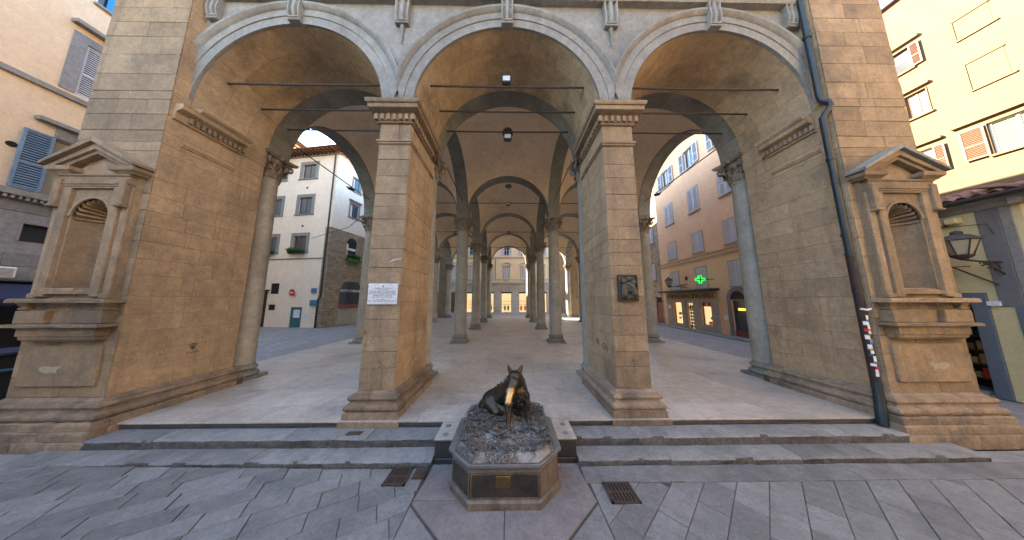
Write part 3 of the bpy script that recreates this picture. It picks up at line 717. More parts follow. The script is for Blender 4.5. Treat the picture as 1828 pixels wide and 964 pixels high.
    for a0, a1 in ((-.76, -.24), (.24, .76)): part('dado_block', MB().cbox(cx+a0, cx+a1, -.44, -.26, 1.76, 1.99, .01))
    part('dado_recess', MB().box(cx-.24, cx+.24, -.36, -.26, 1.76, 1.985), 'forte')
    part('ledge', rough_box(cx-.83, cx+.83, -.50, -.26, 1.70, 1.755, .07, .01, .012))
    part('ledge_moulding', MB().mold([(cx-.64, -.37), (cx+.64, -.37), (cx+.64, -.27), (cx-.64, -.27)], [(-.02, 1.44), (.0, 1.45), (.03, 1.49), (.03, 1.53), (.05, 1.54), (.05, 1.67), (.09, 1.70)]))
    part('lower_panel', MB().cbox(cx-.68, cx+.68, -.315, -.26, .66, 1.35, .012))
    part('panel_scrape', MB().add([(cx+sgn*.1+.0+.16*math.cos(t)*(1+.4*math.sin(3*t+sgn)), -.3185, .95+.09*math.sin(t)*(1+.5*math.cos(2*t))) for t in [2*PI*i/18 for i in range(18)]], [tuple(range(18))]), 'marble_scrape')
    return cp
MT['marble_scrape'] = stone('pale_scraped_patch', (0.42, 0.37, 0.26), (0.33, 0.30, 0.22), 8, .3, .9, 40, .0, None, 0.0)
CP = {s: corner_pier(s) for s in (-1, 1)}

# ---- front arcade wall, archivolts, barrel intrados
ZS, RA = 6.54, 2.154
for cx in (-5, 0, 5):
    MB().spandrel(cx, 2.5, RA+.03, ZS, ZR, 0.0, 1.65, n=48).build('front_wall', 'serena', LG)
    MB().arc([(RA, .03), (RA, -.03), (2.36, -.03), (2.365, -.05), (2.53, -.05), (2.54, -.07), (2.575, -.10), (2.61, -.125), (2.66, -.13), (2.67, -.115), (2.68, .0)], cx, ZS, 64, 2.499).build('archivolt', 'serena', LG, smooth=25)
    MB().arc([(RA+.028, 0.02), (RA+.028, 1.66)], cx, ZS, 48).build('intrados_core', 'mortar', LG)
    ybr = [0.032, 0.56, 1.12, 1.652]
    for k in range(3):
        ang = 0.0; off = RND.uniform(.1, .3)
        cuts = [0.0]
        while cuts[-1] < PI-.25: cuts.append(cuts[-1]+RND.uniform(.24, .38))
        cuts[-1] = PI
        for c0, c1 in zip(cuts[:-1], cuts[1:]):
            g0, g1 = c0+.0012, c1-.0012; rr = RA+RND.uniform(-.002, .002)
            MB().arc([(rr, ybr[k]+.0025), (rr, ybr[k+1]-.0025), (RA+.03, ybr[k+1]-.0025), (RA+.03, ybr[k]+.0025)], cx, ZS, 5, None, 'X', g0, g1, True).build('intrados_stone', 'barrel', LG, smooth=30)
    # grey arch carried by the first columns: single voussoirs
    n = 11; zs1 = 6.60
    for i in range(n):
        a0, a1 = PI*i/n+.0015, PI*(i+1)/n-.0015; rr = 2.185+RND.uniform(-.003, .003)
        MB().arc([(rr, 1.66), (rr, 2.34), (2.6, 2.34), (2.6, 1.66)], cx, zs1, 5, None, 'X', a0, a1, True).build('grey_voussoir', 'serena_dark', LG, smooth=30)
# spandrel panels over the piers carry consoles; keystones over the arches
def console(x, z0, z1, w, pj, name, half=None):
    n = 14; rows = []
    xs_ = [-w, -w*.78, -w*.62, -w*.38, -w*.22, w*.22, w*.38, w*.62, w*.78, w]; dp = [0, 0, .06, .06, 0, 0, .06, .06, 0, 0]
    vs = []
    for i in range(n+1):
        t = i/n; z = z0+(z1-z0)*t
        p = pj*(0.55+0.55*t+0.18*math.sin(t*PI*1.7))
        k = 1.0+0.12*t
        vs += [(x-w*k, 0.02, z)]+[(x+q*k, -p+d, z) for q, d in zip(xs_, dp)]+[(x+w*k, .02, z)]
    m = len(xs_)+2; mb = MB().add(vs, [(i*m+j, i*m+j+1, (i+1)*m+j+1, (i+1)*m+j) for i in range(n) for j in range(m-1)]+[tuple(range(m))[::-1], tuple(n*m+j for j in range(m))])
    o = mb.build(name, 'serena', LG, smooth=35)
    MB().cbox(x-w*1.08, x+w*1.08, -pj*.72, .02, z0-.05, z0-.002, .012).build('console_foot', 'serena', o)
    mg = MB()
    for q in (-.7, -.35, 0, .35, .7): mg.box(x+q*w-.02, x+q*w+.02, -pj*.78, .01, z0+.0, z0+.04)
    mg.build('console_guttae', 'serena', o)
    return o
for cx in (-5, 0, 5): console(cx, 8.72, 9.32, 0.13, 0.19, 'keystone_console')
for px in (-2.5, 2.5):
    o = console(px, 8.72, 9.32, 0.15, 0.15, 'spandrel_console')
    MB().tube([(px, -.02, 8.66), (px, -.035, 8.5), (px, -.02, 8.2)], [.06, .03, .008], 8).build('console_tail', 'serena', o, smooth=60)
for px in (-6.93, 6.93): console(px, 8.78, 9.32, 0.12, 0.15, 'end_console')
MB().prism([(0.05, 9.32), (-.14, 9.32), (-.16, 9.36), (-.16, 9.42), (-.24, 9.46), (-.25, 9.56), (0.05, 9.60)], -7.14, 7.14, 'X').build('string_course', 'serena', LG)

# ---- columns
def column_meshes():
    base = MB().box(-.43, .43, -.43, .43, 0, .09)
    prof = [(.0, .09), (.405, .09), (.425, .105), (.435, .14), (.425, .175), (.40, .195), (.365, .20), (.35, .225), (.35, .25), (.375, .27), (.39, .29), (.395, .315), (.385, .34), (.36, .355), (.345, .36), (.34, .40), (.325, .43), (.3, .43)]
    base.lathe(prof, 32)
    sh = []
    for i in range(17):
        t = i/16; r = .322-.047*t**1.7; sh.append((r, .42+(5.82-.42)*t))
    shaft = MB().lathe([(.0, .42)]+sh+[(.30, 5.82), (.31, 5.84), (.30, 5.87), (.27, 5.88), (.0, 5.88)], 32)
    cap = MB().lathe([(.27, 5.86), (.275, 6.1), (.30, 6.35), (.36, 6.5), (.36, 6.55)], 24)
    def leaf(ang, z0, h, r0, w, out):
        n = 7; vs = []; ca, sa = math.cos(ang), math.sin(ang)
        for i in range(n+1):
            t = i/n
            if t < .75: q = t/.75; rr = r0+.02+.05*q*q*out/.12; z = z0+h*q
            else: q = (t-.75)/.25; rr = r0+.07*out/.12+out*.75*math.sin(q*PI*.8); z = z0+h*(1-.03*q-.24*q*q)
            ww = w*(.85+.35*math.sin(t*PI*.9)-(.75*max(0, t-.7)/.3))*(1+.12*math.sin(t*30))
            for s, e in ((-1, -.02), (-.5, .012), (0, .028), (.5, .012), (1, -.02)):
                R_ = rr+e; vs.append((R_*ca-s*ww*sa, R_*sa+s*ww*ca, z))
        cap.add(vs, [(5*i+j, 5*i+j+1, 5*i+6+j, 5*i+5+j) for i in range(n) for j in range(4)])
        cap.add([(v[0]*.96, v[1]*.96, v[2]-.008) for v in vs], [(5*i+j, 5*i+5+j, 5*i+6+j, 5*i+j+1) for i in range(n) for j in range(4)])
    for i in range(8): leaf(2*PI*i/8, 5.88, .27, .275, .10, .12)
    for i in range(8): leaf(2*PI*(i+.5)/8, 5.9, .45, .285, .095, .14)
    for i in range(4):   # corner volutes: spiral bands
        a = PI/4+PI/2*i; d = Vector((math.cos(a), math.sin(a), 0)); sd_ = Vector((-d.y, d.x, 0))
        for s in (-1, 1):
            pts = []
            for k in range(22):
                q = k/21; th = -PI*.5+q*PI*3.1; rr = .115*(1-.72*q)
                c = d*.47+Vector((0, 0, 6.40))+sd_*s*.05
                pts.append(c+d*(rr*math.cos(th)*-1+0)+Vector((0, 0, rr*math.sin(th)*-1)))
            cap.tube(pts, [.034*(1-.4*k/21) for k in range(22)], 6)
        cap.tube([d*.30+Vector((0, 0, 6.15)), d*.37+Vector((0, 0, 6.32)), d*.46+Vector((0, 0, 6.50))], [.04, .05, .06], 8)
        m = Vector((math.cos(PI/2*i), math.sin(PI/2*i), 0))
        cap.lathe([(.0, .06), (.05, .05), (.07, 0), (.05, -.05), (0, -.06)], 8, (m.x*.42, m.y*.42, 6.56))
    n = 8; poly = []
    for i in range(4):
        a = PI/2*i
        for k in range(n):
            t = -1+2*k/n; dep = .47-.07*(1-t*t); q = Vector((dep, t*.47)); poly.append((q.x*math.cos(a)-q.y*math.sin(a), q.x*math.sin(a)+q.y*math.cos(a)))
    cap.add([(p[0]*s, p[1]*s, z) for z, s in ((6.52, .93), (6.55, 1.0), (6.585, 1.0), (6.59, 1.03), (6.62, 1.05)) for p in poly],
            [(k*len(poly)+i, k*len(poly)+(i+1) % len(poly), (k+1)*len(poly)+(i+1) % len(poly), (k+1)*len(poly)+i) for k in range(4) for i in range(len(poly))]+[tuple(range(len(poly)))[::-1], tuple(4*len(poly)+i for i in range(len(poly)))])
    imp = MB().cbox(-.31, .31, -.31, .31, 6.62, 7.5, .01)
    return shaft.mesh('column_shaft', 'shaft', 50), base.mesh('column_base', 'serena_dark', 40), cap.mesh('column_capital', 'capital', 40), imp.mesh('impost_block', 'serena_dark')
mS, mBs, mCp, mIm = column_meshes()
for k, y in enumerate(ROWY):
    for x in CX:
        c = obj('column', mS, LG, (x, y, 0), RND.choice((0, PI/2, PI)))
        obj('column_base', mBs, c); obj('column_capital', mCp, c); obj('impost_block', mIm, c)
# ---- arches and vaults
mV = MB(); nu = 26; vs = []
for j in range(nu+1):
    for i in range(nu+1):
        x = -2.2+4.4*i/nu; y = -2.41+4.82*j/nu; h = math.sqrt(max(.05, 10.91-x*x-y*y)); vs.append((x, y, h))
mV.add(vs, [(j*(nu+1)+i, (j+1)*(nu+1)+i, (j+1)*(nu+1)+i+1, j*(nu+1)+i+1) for j in range(nu) for i in range(nu)])
vm = mV.mesh('vault', 'vault', 80)
tr = MB().arc([(2.19, -.31), (2.19, .31), (2.6, .31), (2.6, -.31)], 0, 0, 48, 2.49, 'X', 0, PI, True).mesh('transverse_arch', 'serena_dark', 30)
lo = MB().arc([(2.40, -.31), (2.40, .31), (2.85, .31), (2.85, -.31)], 0, 0, 48, 2.71, 'Y', 0, PI, True).mesh('side_arch', 'serena_dark', 30)
for k in range(5):
    for cx in (-5, 0, 5):
        if k > 0: obj('transverse_arch', tr, LG, (cx, ROWY[k], 6.8))
for k in range(4):
    yc = (ROWY[k]+ROWY[k+1])/2
    for cx in (-5, 0, 5): obj('vault', vm, LG, (cx, yc, 6.78))
    for x in CX: obj('side_arch', lo, LG, (x, yc, 6.8))
    for s in (-1, 1):
        MB().spandrel(yc, 2.715, 2.45, 6.8, ZR, s*7.22, s*7.84, 'Y').build('side_wall', 'forte', LG)
for cx in (-5, 0, 5): MB().spandrel(cx, 2.5, 2.24, 6.8, ZR, 23.8, 24.1).build('rear_wall', 'forte', LG)
for s in (-1, 1):
    MB().box(s*8.85 if s < 0 else 7.7, -7.7 if s < 0 else 8.85, 24.0, 25.6, -.1, ZR).build('rear_corner_pier', 'forte', LG)
MB().prism([(-9.1, ZR), (9.1, ZR), (9.9, ZR+.25), (0, ZR+2.2), (-9.9, ZR+.25)], -0.9, 26.2, 'Y').build('roof', 'tile', LG)
# ---- iron tie rods
for cx in (-5, 0, 5):
    for y in (0.39, 1.15, 1.92):
        MB().tube([(cx-1.93, y, 7.5), (cx, y, 7.49), (cx+1.93, y, 7.5)], .022, 8).build('tie_rod', 'iron', LG)
    for k in range(1, 5): MB().tube([(cx-2.2, ROWY[k], 7.58), (cx+2.2, ROWY[k], 7.58)], .02, 6).build('tie_rod', 'iron', LG)
for x in CX:
    for k in range(4): MB().tube([(x, ROWY[k]+.3, 7.55), (x, ROWY[k+1]-.3, 7.55)], .02, 6).build('tie_rod', 'iron', LG)
# boss in a vault crown
MB().lathe([(.0, 0), (.22, .0), (.25, .06), (.2, .1)], 20).build('vault_boss', 'serena_dark', LG, (0, (ROWY[1]+ROWY[2])/2, 9.98))
# ------------------------------------------------------------------ things fixed to the loggia
def floodlight(name, label, loc, rot, s=1.0, disc=False):
    t = thing(name, label, 'floodlight', loc, 0, 'floodlights on the tie rods'); t.rotation_euler = rot
    b = MB().cbox(-.11*s, .11*s, -.05*s, .06*s, -.13*s, .13*s, .02*s); b.build('housing', 'lamp_body', t)
    MB().cbox(-.09*s, .09*s, -.056*s, -.045*s, -.09*s, .10*s, .004).build('lens', 'lamp_glass', t)
    MB().box(-.125*s, -.11*s, -.02*s, .02*s, -.02*s, .2*s).box(.11*s, .125*s, -.02*s, .02*s, -.02*s, .2*s).box(-.125*s, .125*s, -.02*s, .02*s, .19*s, .205*s).build('bracket', 'iron', t)
    if disc: MB().lathe([(0, .05), (.14, .05), (.17, .03), (.17, -.02), (0, -.02)], 20, (0, 0, .24)).build('junction_disc', 'iron', t)
    return t
floodlight('floodlight', 'blue-grey floodlight upright on the front tie rod of the middle arch', (-0.02, 0.37, 7.66), (-.25, 0, 0), 1.0)
floodlight('floodlight', 'square floodlight under a round disc on the rear rod of the middle arch', (0.0, 1.9, 7.28), (-.35, 0, 0), 1.05, True)
floodlight('floodlight', 'dark floodlight hanging on a tie rod in the left arch', (-2.95-.4, 1.9, 7.42), (-.9, .35, .3), 1.1)
floodlight('floodlight', 'dark floodlight hanging on a tie rod in the right arch', (3.25, 1.9, 7.42), (-.9, -.35, -.3), 1.1)
floodlight('floodlight', 'small floodlight on the slanting rod before the white house', (-7.5, 5.6, 7.45), (-1.0, 0, .9), 1.1)
floodlight('floodlight', 'small floodlight on the slanting rod before the orange house', (7.5, 6.0, 7.45), (-1.0, 0, -.9), 1.1)
for k, w in ((1, 'second'), (2, 'third'), (3, 'fourth')):
    floodlight('floodlight', 'tiny floodlight on the middle rod of the %s row of columns' % w, (0, ROWY[k], 7.52), (-.6, 0, 0), .9)
floodlight('floodlight', 'tiny floodlight on a rod between the columns left of centre', (-4.3, ROWY[1]+5.43, 7.5), (-.6, 0, 0), .9)

# drainpipe down the right corner pier
dp = thing('drainpipe', 'green and black drainpipe covered in stickers on the right corner pier', 'drainpipe', (7.06, -.2, -.11))
def dz(z): return z+.11
MB().tube([(0, .02, dz(9.6)), (0, .02, dz(6.75)), (.0, .0, dz(6.62)), (.07, -.07, dz(6.52)), (.075, -.08, dz(6.42)), (.0, -.02, dz(6.28)), (-.05, 0, dz(6.15))], .05, 14).build('upper_pipe', 'copper', dp, smooth=60)
MB().tube([(-.05, 0, dz(6.2)), (-.05, 0, dz(3.1))], .054, 14).build('middle_pipe', 'copper', dp, smooth=60)
MB().tube([(-.05, 0, dz(3.1)), (-.05, -.0, dz(.62))], .060, 14).build('lower_pipe', 'copper_dark', dp, smooth=60)
MB().tube([(-.05, 0, dz(.64)), (-.06, -.01, dz(.4)), (-.14, -.05, dz(.18)), (-.17, -.06, dz(-.10))], [.064, .066, .07, .07], 14).build('pipe_shoe', 'copper', dp, smooth=60)
for z in (8.3, 5.2, 3.5, 3.1, 2.35): MB().lathe([(.05, -.03), (.068, -.03), (.068, .03), (.05, .03)], 16, (-.05 if z < 6 else 0, 0 if z < 6 else .02, dz(z))).build('pipe_clamp', 'copper', dp)
MB().tube([(-.13, -.05, dz(2.0)), (-.05, -.08, dz(1.98)), (.05, -.06, dz(2.0))], .02, 8).build('cable_tie', 'white', dp)
STK = [('white', .09), ('box_blue', .05), ('white', .07), ('white', .09), ('red', .05), ('white', .06), ('brass', .04), ('white', .08), ('ochre_board', .05), ('sky_blue', .05), ('white', .08), ('ochre_board', .04), ('white', .06), ('teal', .04), ('white', .1), ('box_blue', .06), ('white', .05), ('red', .05), ('marble', .08), ('white', .05)]
z = 1.88
for i, (m, h) in enumerate(STK):
    a0 = PI+RND.uniform(.25, 1.2); a1 = a0+RND.uniform(.7, 1.3); n = 5; r = .0615
    vs = [(-.05+r*math.cos(a0+(a1-a0)*k/n), r*math.sin(a0+(a1-a0)*k/n), dz(zz)) for zz in (z-h, z) for k in range(n+1)]
    MB().add(vs, [(k, k+1, n+2+k, n+1+k) for k in range(n)]).build('sticker', m, dp)
    z -= h*.75+RND.uniform(.0, .02)

# marble plaque and bronze relief on the piers
pq = thing('inscription_plaque', 'white marble plaque with lettering fixed to the left pier', 'plaque', (-2.5, -.004, 2.3))
MB().cbox(-.296, .296, -.03, .0, -.21, .21, .006).build('marble_slab', 'marble', pq)
for zz, w, seed in ((.115, .17, 1), (.085, .09, 2), (.052, .26, 3), (.024, .26, 4), (-.004, .275, 5), (-.034, .19, 6), (-.064, .19, 7), (-.112, .10, 8), (-.142, .265, 9)):
    rr = random.Random(seed); mb = MB(); x = -w
    while x < w:
        L = rr.uniform(.006, .012); h = .0085
        mb.box(x, x+L*.32, -.0325, -.03, zz-h, zz+h)
        if rr.random() < .7: mb.box(x+L*.32, x+L, -.0325, -.03, zz-h+rr.choice((0, h*.8, 1.6*h)), zz-h+rr.choice((.35, .4))*h+rr.choice((0, h*.8, 1.4*h)))
        x += L+rr.choice((.004, .004, .004, .014))
    mb.build('inscription_line', 'ink', pq)
MB().tube([(0, -.032, .17), (0, -.032, .14)], .006, 6).lathe([(0, .004), (.014, 0), (.012, -.02), (0, -.03)], 8, (0, -.03, .165)).build('lily_emblem', 'redwood', pq)
rl = thing('bronze_relief', 'dark bronze relief of three figures fixed to the right pier', 'relief', (2.49, -.004, 2.42))
MB().box(-.185, .185, -.025, 0, -.25, .25).build('back_plate', 'relief', rl)
fr = MB()
for b in ((-.20, -.175, -.27, .27), (.175, .20, -.27, .27), (-.175, .175, .245, .27), (-.175, .175, -.27, -.245)): fr.box(b[0], b[1], -.045, 0, b[2], b[3])
fr.build('relief_frame', 'iron', rl)
fig = [((-.09, -.03, .12), (-.085, -.03, .15), .06, .058), ((-.08, -.02, .05), (-.09, -.02, -.14), .06, .08), ((-.06, -.035, .03), (.05, -.05, -.05), .028, .02),
       ((.02, -.03, .17), (.02, -.03, .18), .06, .06), ((.02, -.02, .09), (.03, -.02, -.05), .055, .05),
       ((.11, -.03, .10), (.115, -.03, .11), .06, .055), ((.08, -.02, .02), (.12, -.02, -.12), .075, .085), ((.05, -.04, .01), (-.01, -.05, -.06), .026, .02),
       ((-.14, -.015, -.20), (.15, -.015, -.20), .04, .035), ((.0, -.03, -.16), (.15, -.03, -.21), .03, .03), ((-.12, -.03, -.1), (-.13, -.03, -.19), .04, .04)]
obj('relief_figures', capsules(fig, .008, 'relief', 2), rl)

# graffiti on the left reveal and scratches on the piers
gf = thing('stencil_graffiti', 'small black stencil face sprayed low on the left corner reveal', 'graffiti', (-7.149, .78, 1.12))
def curve(pts, r): return MB().tube([(0.0, p[0], p[1]) for p in pts], r, 5)
for sx in (-1, 1):
    curve([(sx*(.02+.045*math.cos(t)), .05+.03*math.sin(t)) for t in [i*.5-1 for i in range(11)]], .007).build('stencil_stroke', 'ink', gf)
    curve([(sx*.015, .02), (sx*.04, .0), (sx*.02, -.03)], .009).build('stencil_stroke', 'ink', gf)
curve([(0, .02), (.0, -.05)], .012).build('stencil_stroke', 'ink', gf)
for i, pts in enumerate(([(-.1, -.13), (-.07, -.09), (-.06, -.13)], [(-.04, -.1), (.0, -.13), (.02, -.09)], [(.03, -.13), (.08, -.08), (.06, -.13), (.12, -.12)])):
    curve(pts, .006).build('stencil_stroke', 'ink', gf)
sc = thing('pale_scratches', 'pale scratched tag left of the stencil face on the corner reveal', 'graffiti', (-7.15, .3, 1.05))
for i in range(9):
    y0, z0 = RND.uniform(-.16, .16), RND.uniform(-.05, .06)
    MB().tube([(0, y0, z0), (.0, y0+RND.uniform(-.07, .07), z0+RND.uniform(.0, .07))], .006, 4).build('scratch', 'shop_stone', sc)
sw = thing('white_smear', 'white paint smear above the marble plaque on the left pier', 'paint smear', (-2.3, -.002, 3.0))
MB().tube([(-.14, 0, -.05), (-.05, 0, -.01), (.12, 0, .03)], [.004, .014, .006], 6).build('smear_stroke', 'marble', sw)
for nm, lab, X0, chs in (('scratched_letters', 'letters scratched into the left face of the right pier', 2.152, ((.35, 'I'), (.5, 'O'), (.85, 'N'))),):
    t = thing(nm, lab, 'graffiti', (X0, .0, 1.1))
    for yy, ch in chs:
        me = text_mesh(ch, .22, .002, 'iron'); o = obj('letter', me, t, (-.001, yy, RND.uniform(-.05, .05)), -PI/2)

for px, lab in ((-2.5, 'pale scratches and scrawls low on the front of the left pier'), (2.5, 'pale scratches and scrawls low on the front of the right pier')):
    t = thing('wall_scratches', lab, 'scratches', (px, -.0015, .46)); rr = random.Random(int(px*10))
    for i in range(34):
        x0, z0 = rr.uniform(-.3, .3), rr.uniform(.05, 1.5); n = rr.randint(2, 5); p = [(x0, 0, z0)]
        for k in range(n): p.append((max(-.33, min(.33, p[-1][0]+rr.uniform(-.05, .05))), 0, p[-1][2]+rr.uniform(-.06, .06)))
        MB().tube(p, rr.uniform(.0015, .0035), 4).build('scratch', rr.choice(('shop_stone', 'shop_stone', 'iron')), t)
# iron grates and manhole by the steps
def grate(label, loc, w, d, rz, cols):
    t = thing('drain_grate', label, 'grate', loc, rz)
    f = MB().box(-w/2, w/2, -d/2, -d/2+.025, -.03, .004).box(-w/2, w/2, d/2-.025, d/2, -.03, .004).box(-w/2, -w/2+.025, -d/2, d/2, -.03, .004).box(w/2-.025, w/2, -d/2, d/2, -.03, .004).box(-w/2, w/2, -.012, .012, -.03, .003)
    f.build('grate_frame', 'rust', t)
    n = cols
    for i in range(n):
        x = -w/2+.025+(w-.05)*(i+.5)/n
        MB().box(x-.012, x+.012, -d/2+.02, d/2-.02, -.028, .001).build('grate_bar', 'rust', t)
    MB().box(-w/2+.01, w/2-.01, -d/2+.01, d/2-.01, -.034, -.009).build('grate_pit', 'dark', t)
    return t
grate('rusty iron drain grate left of the fountain', (-1.53, -1.02, -.3215), .31, .33, 0, 6)
grate('rusty iron drain grate right of the fountain', (1.52, -1.33, -.3215), .37, .33, 0, 7)
mh = thing('manhole_cover', 'small square iron manhole cover beside the left grate', 'manhole', (-1.24, -.98, -.322))
MB().cbox(-.09, .09, -.09, .09, -.02, .006, .004).build('cover', 'rust', mh)
MB().lathe([(.045, .006), (.05, .012), (.06, .012), (.065, .006)], 20).lathe([(0, .012), (.02, .012), (.025, .006)], 12).build('cover_ring', 'rust', mh)
cv = thing('iron_cover', 'small dark iron cover on the step before the left pier', 'cover', (-2.62, -.36, -.1095))
MB().cbox(-.13, .13, -.055, .055, -.01, .008, .004).build('cover_plate', 'rust', cv)

# ------------------------------------------------------------------ the boar fountain
FT = thing('boar_fountain', 'bronze sitting boar with polished snout on an eight-sided stone pedestal', 'fountain', (0, -.9, -.33))
FZ = .33; FY = .9
oct_ = [(-.43, -1.54), (.43, -1.54), (.715, -1.24), (.715, -.50), (.43, -.22), (-.43, -.22), (-.715, -.50), (-.715, -1.24)]
oc = [(x, y+FY) for x, y in oct_]
MB().mold(oc, [(.03, 0.0), (.03, .075), (.02, .085), (.0, .095), (.0, .10)]).build('pedestal_foot', 'ped', FT, smooth=30)
MB().mold(oc, [(-.012, .095), (-.012, .40)]).build('pedestal_core', 'ped', FT)
for i in range(8):
    a, b = Vector(oc[i]), Vector(oc[(i+1) % 8]); d = (b-a); L = d.length; d.normalize(); n = Vector((d.y, -d.x))
    ang = math.atan2(d.y, d.x); mid = (a+b)/2
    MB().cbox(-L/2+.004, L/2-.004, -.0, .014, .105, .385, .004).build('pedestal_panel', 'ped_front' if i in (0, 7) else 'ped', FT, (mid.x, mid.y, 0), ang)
    mr = MB()
    for b4 in ((-L/2+.012, L/2-.012, .372, .384), (-L/2+.012, L/2-.012, .108, .118), (-L/2+.012, -L/2+.022, .118, .372), (L/2-.022, L/2-.012, .118, .372)): mr.box(b4[0], b4[1], -.006, .004, b4[2], b4[3])
    mr.build('panel_rim', 'ped', FT, (mid.x, mid.y, 0), ang)
MB().mold(oc, [(-.01, .386), (.0, .39), (.0, .43), (.012, .435), (.02, .45), (.045, .468), (.05, .475), (.05, .505), (.04, .512)]).build('pedestal_cap', 'ped_cap', FT, smooth=30)
pl = MB().cbox(-.093, .093, -.012, 0, -.065, .065, .004).build('brass_plate', 'brass', FT, (-.02, oc[0][1]-.002, .295))
rr = random.Random(5); mb = MB()
for zz in (.035, .015, -.005, -.025, -.045):
    x = -.07
    while x < .07: L = rr.uniform(.008, .02); mb.box(x, x+L, -.0135, -.012, zz-.003, zz+.003); x += L+.006
mb.build('plate_lettering', 'ink', pl)
# bronze ground: a lumpy rounded slab with basin, leaves, and a drain
def gh(x, y):      # height above the cap of the bronze ground
    X, Y = x, y+FY
    ex = max(abs(x)/.665, 0); q = max(abs(x)/.67, abs(y+.02)/.66)
    o = (abs(x)+abs(y+.02))/1.07
    q = max(q, o); edge = max(0, min(1, (1.0-q)/.10))
    h = .055*math.sqrt(edge)
    back = max(0, min(1, (y+.35)/.5))
    h += edge*(.045+.11*back)
    h += edge*.020*noise.noise((x*9, y*9, 3))+edge*.012*noise.noise((x*23, y*23, 5))
    for bx, by, s, dd in ((-.28, -.40, .15, .05), (.27, -.36, .16, .05)):
        d = math.hypot((x-bx)/1.4, y-by)/s
        if d < 1: h -= dd*(1-d*d)
    return h
gm = MB(); n = 96; vs = []
for j in range(n+1):
    for i in range(n+1):
        u, v = -1+2*i/n, -1+2*j/n
        # squircle mapping to the chamfered plan
        x, y = u*.67, v*.66-.02
        s = (abs(x)+abs(y+.02))
        if s > 1.07: f = 1.07/s; x *= f; y = (y+.02)*f-.02
        wob = 1+.012*noise.noise((math.atan2(y, x)*5, 1, 2))
        vs.append((x*wob, y*wob, .508+gh(x*.995, (y+.02)*.995-.02)))
gm.add(vs, [(j*(n+1)+i, j*(n+1)+i+1, (j+1)*(n+1)+i+1, (j+1)*(n+1)+i) for j in range(n) for i in range(n)])
brim = [j for j in range(n+1)]
gm_o = gm.build('bronze_ground', 'bronze_ground', FT, smooth=70)
rr = random.Random(8)
def free(x, y):
    if abs(x) > .63 or not -.63 < y < .58 or abs(x)+abs(y+.02) > 1.0: return False
    if min(math.hypot((x+.28)/1.4, y+.40)/.13, math.hypot((x-.27)/1.4, y+.36)/.14) < 1: return False
    return not (abs(x) < .14 and -.58 < y < -.36)
def leaflet(mb, p, a, L, w, lift):
    ca, sa = math.cos(a), math.sin(a); z = .508+gh(p[0], p[1])
    P = lambda u, v, h: (p[0]+u*ca-v*sa, p[1]+u*sa+v*ca, z+h)
    mb.add([P(0, 0, .004), P(L*.5, w, .008+lift*.5), P(L, 0, .006+lift), P(L*.5, -w, .008+lift*.5), P(L*.5, 0, .018+lift*.6)], [(0, 3, 4), (3, 2, 4), (2, 1, 4), (1, 0, 4)])
fr = MB()
for i in range(170):        # fern fronds
    x, y = rr.uniform(-.62, .62), rr.uniform(-.62, .58)
    if not free(x, y): continue
    a = rr.uniform(0, 2*PI); n = rr.randint(5, 8); st_ = rr.uniform(.014, .02); bend = rr.uniform(-.12, .12); px_, py_ = x, y
    for k in range(n):
        a += bend; px_ += st_*math.cos(a); py_ += st_*math.sin(a)
        if not free(px_, py_): break
        q = 1-k/n*.7
        for sd_ in (-1, 1): leaflet(fr, (px_, py_), a+sd_*1.0, .04*q, .009*q, .026)
    leaflet(fr, (px_, py_), a, .03, .008, .006)
fo = fr.build('fern_fronds', 'bronze_ground', FT); fo['kind'] = 'stuff'
ro = MB()
for i in range(190):        # broad leaf rosettes
    x, y = rr.uniform(-.62, .62), rr.uniform(-.62, .58)
    if not free(x, y): continue
    n = rr.randint(4, 6); a0 = rr.uniform(0, 6)
    for k in range(n): leaflet(ro, (x, y), a0+2*PI*k/n, rr.uniform(.03, .055), rr.uniform(.010, .018), rr.uniform(.008, .04))
oo = ro.build('leaf_rosettes', 'bronze_ground', FT); oo['kind'] = 'stuff'
for (x, y, a) in ((-.45, -.12, .5), (.42, -.08, 2.2), (-.16, -.2, 3.0), (.3, .1, 1.0)):      # small frogs
    z = .515+gh(x, y); c, s_ = math.cos(a), math.sin(a)
    Q = lambda u, v, h: (x+u*c-v*s_, y+u*s_+v*c, z+h)
    obj('bronze_frog', capsules([(Q(-.02, 0, .012), Q(.02, 0, .022), .02, .016), (Q(.03, 0, .026), Q(.036, 0, .026), .013, .011), (Q(-.02, .018, .01), Q(.012, .03, .008), .009, .006), (Q(-.02, -.018, .01), Q(.012, -.03, .008), .009, .006), (Q(.02, .014, .012), Q(.03, .026, .003), .006, .005), (Q(.02, -.014, .012), Q(.03, -.026, .003), .006, .005)], .004, 'bronze_ground', 1), FT)
sn = [(x, .05*math.sin(x*14)-.24, .52+gh(x, .05*math.sin(x*14)-.24)+.006) for x in [-.34+.02*k for k in range(24)]]
MB().tube(sn, [.004+.010*math.sin(PI*k/23)**.6 for k in range(24)], 8).build('bronze_snake', 'bronze_ground', FT, smooth=60)
MB().box(-.09, .09, -.46, -.40, .53, .575).build('drain_lip', 'rust', FT)
gb = MB().box(-.055, -.04, -.56, -.47, .53, .585).box(.04, .055, -.56, -.47, .53, .585).box(-.055, .055, -.485, -.47, .53, .585).box(-.055, .055, -.56, -.545, .53, .575).box(-.12, -.055, -.525, -.50, .53, .565).box(.055, .12, -.525, -.50, .53, .565)
gb.build('drain_grid', 'iron', FT)
MB().box(-.04, .04, -.545, -.485, .53, .56).build('drain_hole', 'dark', FT)
